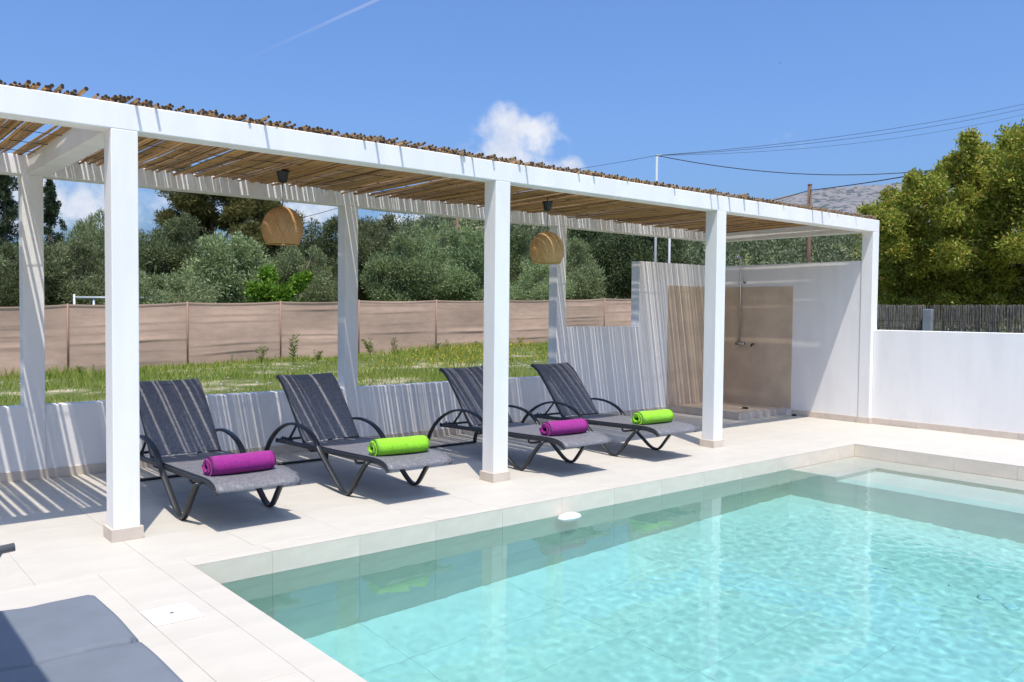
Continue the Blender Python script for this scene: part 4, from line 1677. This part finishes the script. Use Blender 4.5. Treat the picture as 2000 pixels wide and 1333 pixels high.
# big carob on the right, its lumps laid out along its real outline
rr = np.random.default_rng(17)
cb = at(2070, 600, 20.5)
zb = float(gz(cb[0], cb[1]))
root = np.array([cb[0], cb[1], zb])
car = thing('carob_tree', 'large sunlit green and rust tinged carob tree behind the reed screen', 'tree', tuple(root))
C, Rr, N = [], [], []
for (px, py, r) in ((1893, 292, 28), (1925, 320, 30), (1885, 325, 26), (1862, 352, 34), (1820, 362, 30), (1785, 385, 36), (1745, 395, 30), (1722, 412, 26), (1697, 414, 16), (1790, 348, 18),
                    (1840, 395, 42), (1940, 352, 38), (1912, 358, 36), (1975, 345, 36), (1868, 318, 20), (1990, 310, 34), (1890, 385, 42), (1962, 325, 34), (1985, 295, 34), (2015, 280, 40), (2050, 300, 50), (1950, 375, 44), (2000, 360, 44), (2060, 370, 60), (2120, 340, 60),
                    (1725, 445, 34), (1770, 435, 40), (1740, 480, 38), (1790, 480, 44), (1840, 450, 46), (1900, 440, 48), (1960, 430, 48), (2020, 430, 52), (2090, 440, 60),
                    (1732, 525, 34), (1775, 530, 40), (1825, 510, 44), (1880, 500, 46), (1940, 495, 46), (2000, 490, 48), (2070, 510, 60), (2150, 450, 60),
                    (1735, 565, 28), (1780, 570, 30), (1830, 560, 36), (1890, 555, 40), (1950, 550, 44), (2010, 550, 46), (2090, 570, 50), (1860, 590, 30), (1960, 595, 34), (1780, 598, 26)):
    for k in range(4):
        d_ = 20 + rr.uniform(-1.6, 1.9) + (1.5 if py > 545 else .6 if py > 515 else 0)
        c = at(px + rr.normal() * r * .38, py + rr.normal() * r * .35, d_)
        C.append(c - root)
        Rr.append(r / FPX * 20 * rr.uniform(.55, .85))
        N.append(int(560 * (r / 40) ** 1.5) + 110)
for k in range(70):                                           # skirt of low boughs down to the screen
    c = at(rr.uniform(1705, 2120), rr.uniform(545, 615), rr.uniform(20.3, 22.0))
    C.append(c - root)
    Rr.append(rr.uniform(.32, .55))
    N.append(380)
for k in range(90):                                           # depth of the crown behind
    c = at(rr.uniform(1700, 2160), rr.uniform(400, 625), rr.uniform(20.8, 24.5))
    C.append(c - root)
    Rr.append(rr.uniform(.4, .7))
    N.append(420)
link('crown', clumps_mesh('crown', C, Rr, N, .088, .042, 'carob_leaf', rr, .85, .3, .25), car)
b = MB()
b.tube([(0, 0, -.3), (.1, 0, 1.0), (.0, .1, 2.0)], [.34, .28, .24], 10)
low_c = [i for i in rr.permutation(len(C)) if 1.6 < C[i][2] < 3.4]
for i in low_c[:14]:
    c = C[i] * .7
    b.tube([(0, .1, 1.8), tuple(np.array([0, .1, 1.8]) + (c - np.array([0, .1, 1.8])) * .5 + np.array([0, 0, .2])), tuple(c)], [.13, .08, .03], 6)
link('trunk', b.mesh('trunk', 'bark', True), car)

# hillside scrub and far-off groves: one mass
rr = np.random.default_rng(41)
C, Rr, N = [], [], []
for k in range(1000):
    px = rr.uniform(480, 1780)
    d_ = 52 + 170 * rr.random() ** 1.25
    q = at(px, 600, d_)
    z = float(gz(q[0], q[1]))
    r = rr.uniform(.7, 1.9) * (1 + d_ / 260)
    for j in range(3):
        C.append(np.array([q[0] + rr.normal() * r * .5, q[1] + rr.normal() * r * .5, z + r * .55 + rr.normal() * .2]))
        Rr.append(r * rr.uniform(.45, .8))
        N.append(95)
sm_ = clumps_mesh('hillside_scrub', C, Rr, N, .42, .22, 'scrub_leaf', rr, .85, .2, .3)
tag(link('hillside_scrub', sm_), 'grey-green scrub and groves covering the hill slopes behind', kind='stuff')

# grass, denser near the net, with bare stony patches
rr = np.random.default_rng(77)
n = 190000
px = rr.uniform(-260, 1420, n)
d_ = np.sqrt(rr.uniform(8.0 ** 2, 31.5 ** 2, n))
gxv = CAM[0] + _f[0] * d_ + R2[0] * (px - 1000) / FPX * d_
gyv = CAM[1] + _f[1] * d_ + R2[1] * (px - 1000) / FPX * d_
a_ = (px - 1000) / FPX
tt = (a_ * 17.6 + 1000 / FPX * 17.6) / ((50 / FPX * 29.0 + 1000 / FPX * 17.6) - a_ * 11.4)
dmax = 17.6 + 11.4 * tt
bare = lumps(gxv, gyv, .9) + .6 * lumps(gxv + 5, gyv, 2.7) + rr.normal(size=n) * .28
near = (gyv - 2.7) / 3.0
ok = (gyv > 2.68) & (d_ < dmax + .3) & (bare > -.12 + .35 * np.exp(-near))
gxv, gyv, d2_, dm = gxv[ok], gyv[ok], d_[ok], dmax[ok]
n = len(gxv)
gzv = gz(gxv, gyv)
hgt = rr.uniform(.03, .12, n) * (1 + .8 * np.clip((d2_ - dm + 4) / 4, 0, 1)) * (.75 + .5 * (lumps(gxv, gyv, .5) > 0))
wd_ = rr.uniform(.004, .010, n) * (d2_ / 14)
ang = rr.uniform(0, 6.28, n)
ln = rr.normal(size=(n, 2)) * .35
bx, by = np.cos(ang) * wd_, np.sin(ang) * wd_
V = np.stack([np.stack([gxv - bx, gyv - by, gzv - .01], 1), np.stack([gxv + bx, gyv + by, gzv - .01], 1),
              np.stack([gxv + ln[:, 0] * hgt, gyv + ln[:, 1] * hgt, gzv + hgt], 1)], 1).reshape(-1, 3)
F = np.arange(3 * n).reshape(-1, 3)
tag(link('grass', npmesh('grass', V, F, 'grass_blade')), 'patchy wild grass between the white wall and the net fence', kind='stuff')

# yellow flowers to the right of the field
n = 2200
px = rr.normal(980, 130, n)
t2 = rr.uniform(.62, 1.0, n)
a_ = (px - 1000) / FPX
tt = (a_ * 17.6 + 1000 / FPX * 17.6) / ((50 / FPX * 29.0 + 1000 / FPX * 17.6) - a_ * 11.4)
d_ = (17.6 + 11.4 * tt) * t2
fx = CAM[0] + _f[0] * d_ + R2[0] * (px - 1000) / FPX * d_
fy = CAM[1] + _f[1] * d_ + R2[1] * (px - 1000) / FPX * d_
ok = (lumps(fx, fy, .7) > -.1) & (fy > 3)
fx, fy = fx[ok], fy[ok]
P = np.stack([fx, fy, gz(fx, fy) + rr.uniform(.12, .26, len(fx))], 1)
V, F = leaf_quads(P, rr.normal(size=P.shape) + np.array([0, 0, .4]), .026, .026, rr)
tag(link('wildflowers', npmesh('wildflowers', V, F, 'flower')), 'tiny yellow wildflowers scattered in the grass by the net', kind='stuff')

# pale stones on the bare patches
b = MB()
for k in range(900):
    pxk = rr.uniform(-200, 1300)
    dk = math.sqrt(rr.uniform(64, 500))
    q = at(pxk, 600, dk)
    if q[1] < 2.75 or dk > 17.6 + 11.4 * fence_t(pxk):
        continue
    if lumps(q[0], q[1], .9) > -.25 and rr.random() > .12:
        continue
    z = float(gz(q[0], q[1]))
    s_ = rr.uniform(.012, .04)
    vs = []
    for (ax, ay, az) in ((1, 0, 0), (-1, 0, 0), (0, 1, 0), (0, -1, 0), (0, 0, .8), (0, 0, -.6)):
        vs.append((q[0] + ax * s_ * rr.uniform(.7, 1.3), q[1] + ay * s_ * rr.uniform(.7, 1.3), z + .008 + az * s_ * rr.uniform(.6, 1)))
    b.add(vs, [(0, 2, 4), (2, 1, 4), (1, 3, 4), (3, 0, 4), (2, 0, 5), (1, 2, 5), (3, 1, 5), (0, 3, 5)])
tag(b.build('field_stones', 'stone'), 'pale stones strewn over the bare soil patches', kind='stuff')


# single weeds standing against the net
def weed_variant(seed, hgt, stems, spread, leaf):
    rr = np.random.default_rng(seed)
    b = MB()
    P, Dv = [], []
    for s_ in range(stems):
        a = rr.uniform(0, 6.28)
        tip = np.array([math.cos(a) * spread, math.sin(a) * spread, hgt * rr.uniform(.75, 1.0)])
        pts = [tip * np.array([t_ ** 1.5, t_ ** 1.5, t_]) for t_ in np.linspace(0, 1, 6)]
        b.tube([tuple(p) for p in pts], [.006, .006, .005, .004, .003, .002], 5)
        for t_ in np.linspace(.3, 1, 14):
            p = tip * np.array([t_ ** 1.5, t_ ** 1.5, t_])
            for k in range(2):
                aa = rr.uniform(0, 6.28)
                P.append(p)
                Dv.append((math.cos(aa), math.sin(aa), rr.uniform(.35, 1.1)))
    V, F = leaf_quads(np.array(P), np.array(Dv), leaf, leaf * .17, rr)
    return npmesh('leaves', V, F, 'weed_leaf'), b.mesh('stem', 'weed_leaf', True)


WV = [weed_variant(1, 1.0, 3, .16, .20), weed_variant(2, 1.0, 5, .28, .18), weed_variant(3, 1.0, 2, .10, .16), weed_variant(4, 1.0, 6, .40, .22)]
for (px, yt, yb, frac, v, lab) in (
        (510, 672, 712, .93, 1, 'bushy yellow-green weed left of the forked tall weed by the net'),
        (572, 656, 712, .90, 0, 'tall forked weed standing against the net above the second lounger'),
        (620, 684, 712, .90, 3, 'low spreading weed just left of the second back column'),
        (453, 690, 714, .97, 2, 'thin dark weed stalk against the net right of the first column'),
        (182, 708, 738, .97, 2, 'single dark weed stalk left of the first front column'),
        (158, 718, 738, .93, 3, 'small drooping light green weed beside the dark stalk'),
        (725, 662, 690, .93, 3, 'round bright weed right of the second back column'),
        (770, 662, 688, .94, 0, 'small upright weed between the second back and middle columns'),
        (851, 669, 692, .93, 3, 'yellowish weed left of the middle column, at a net post'),
        (873, 665, 690, .94, 0, 'dark leafy weed just right of the yellowish one'),
        (932, 664, 690, .94, 1, 'weed partly hidden by the middle column left edge'),
        (1018, 655, 686, .93, 1, 'bright weed right of the middle column above the yellow flowers'),
        (822, 678, 692, .95, 2, 'tiny brownish weed stalk among the yellow flowers')):
    d_ = (17.6 + 11.4 * fence_t(px)) * frac
    q = at(px, yt, d_)
    zb = float(gz(q[0], q[1]))
    h_ = max(.22, q[2] - zb)
    t = thing('weed', lab, 'weed', (q[0], q[1], zb), random.uniform(0, 6), 'weeds growing along the shade net')
    t.scale = (h_, h_, h_)
    link('leaves', WV[v][0], t)
    link('stem', WV[v][1], t)

for o in bpy.data.objects:
    if o.parent and o.parent.name.startswith(('floor_inlet', 'pool_float')):
        o.cycles.is_caustics_receiver = True
print('objects', len(bpy.data.objects), 'tris', sum(sum(len(p.vertices) - 2 for p in me.polygons) for me in bpy.data.meshes if len(me.polygons) < 60000))
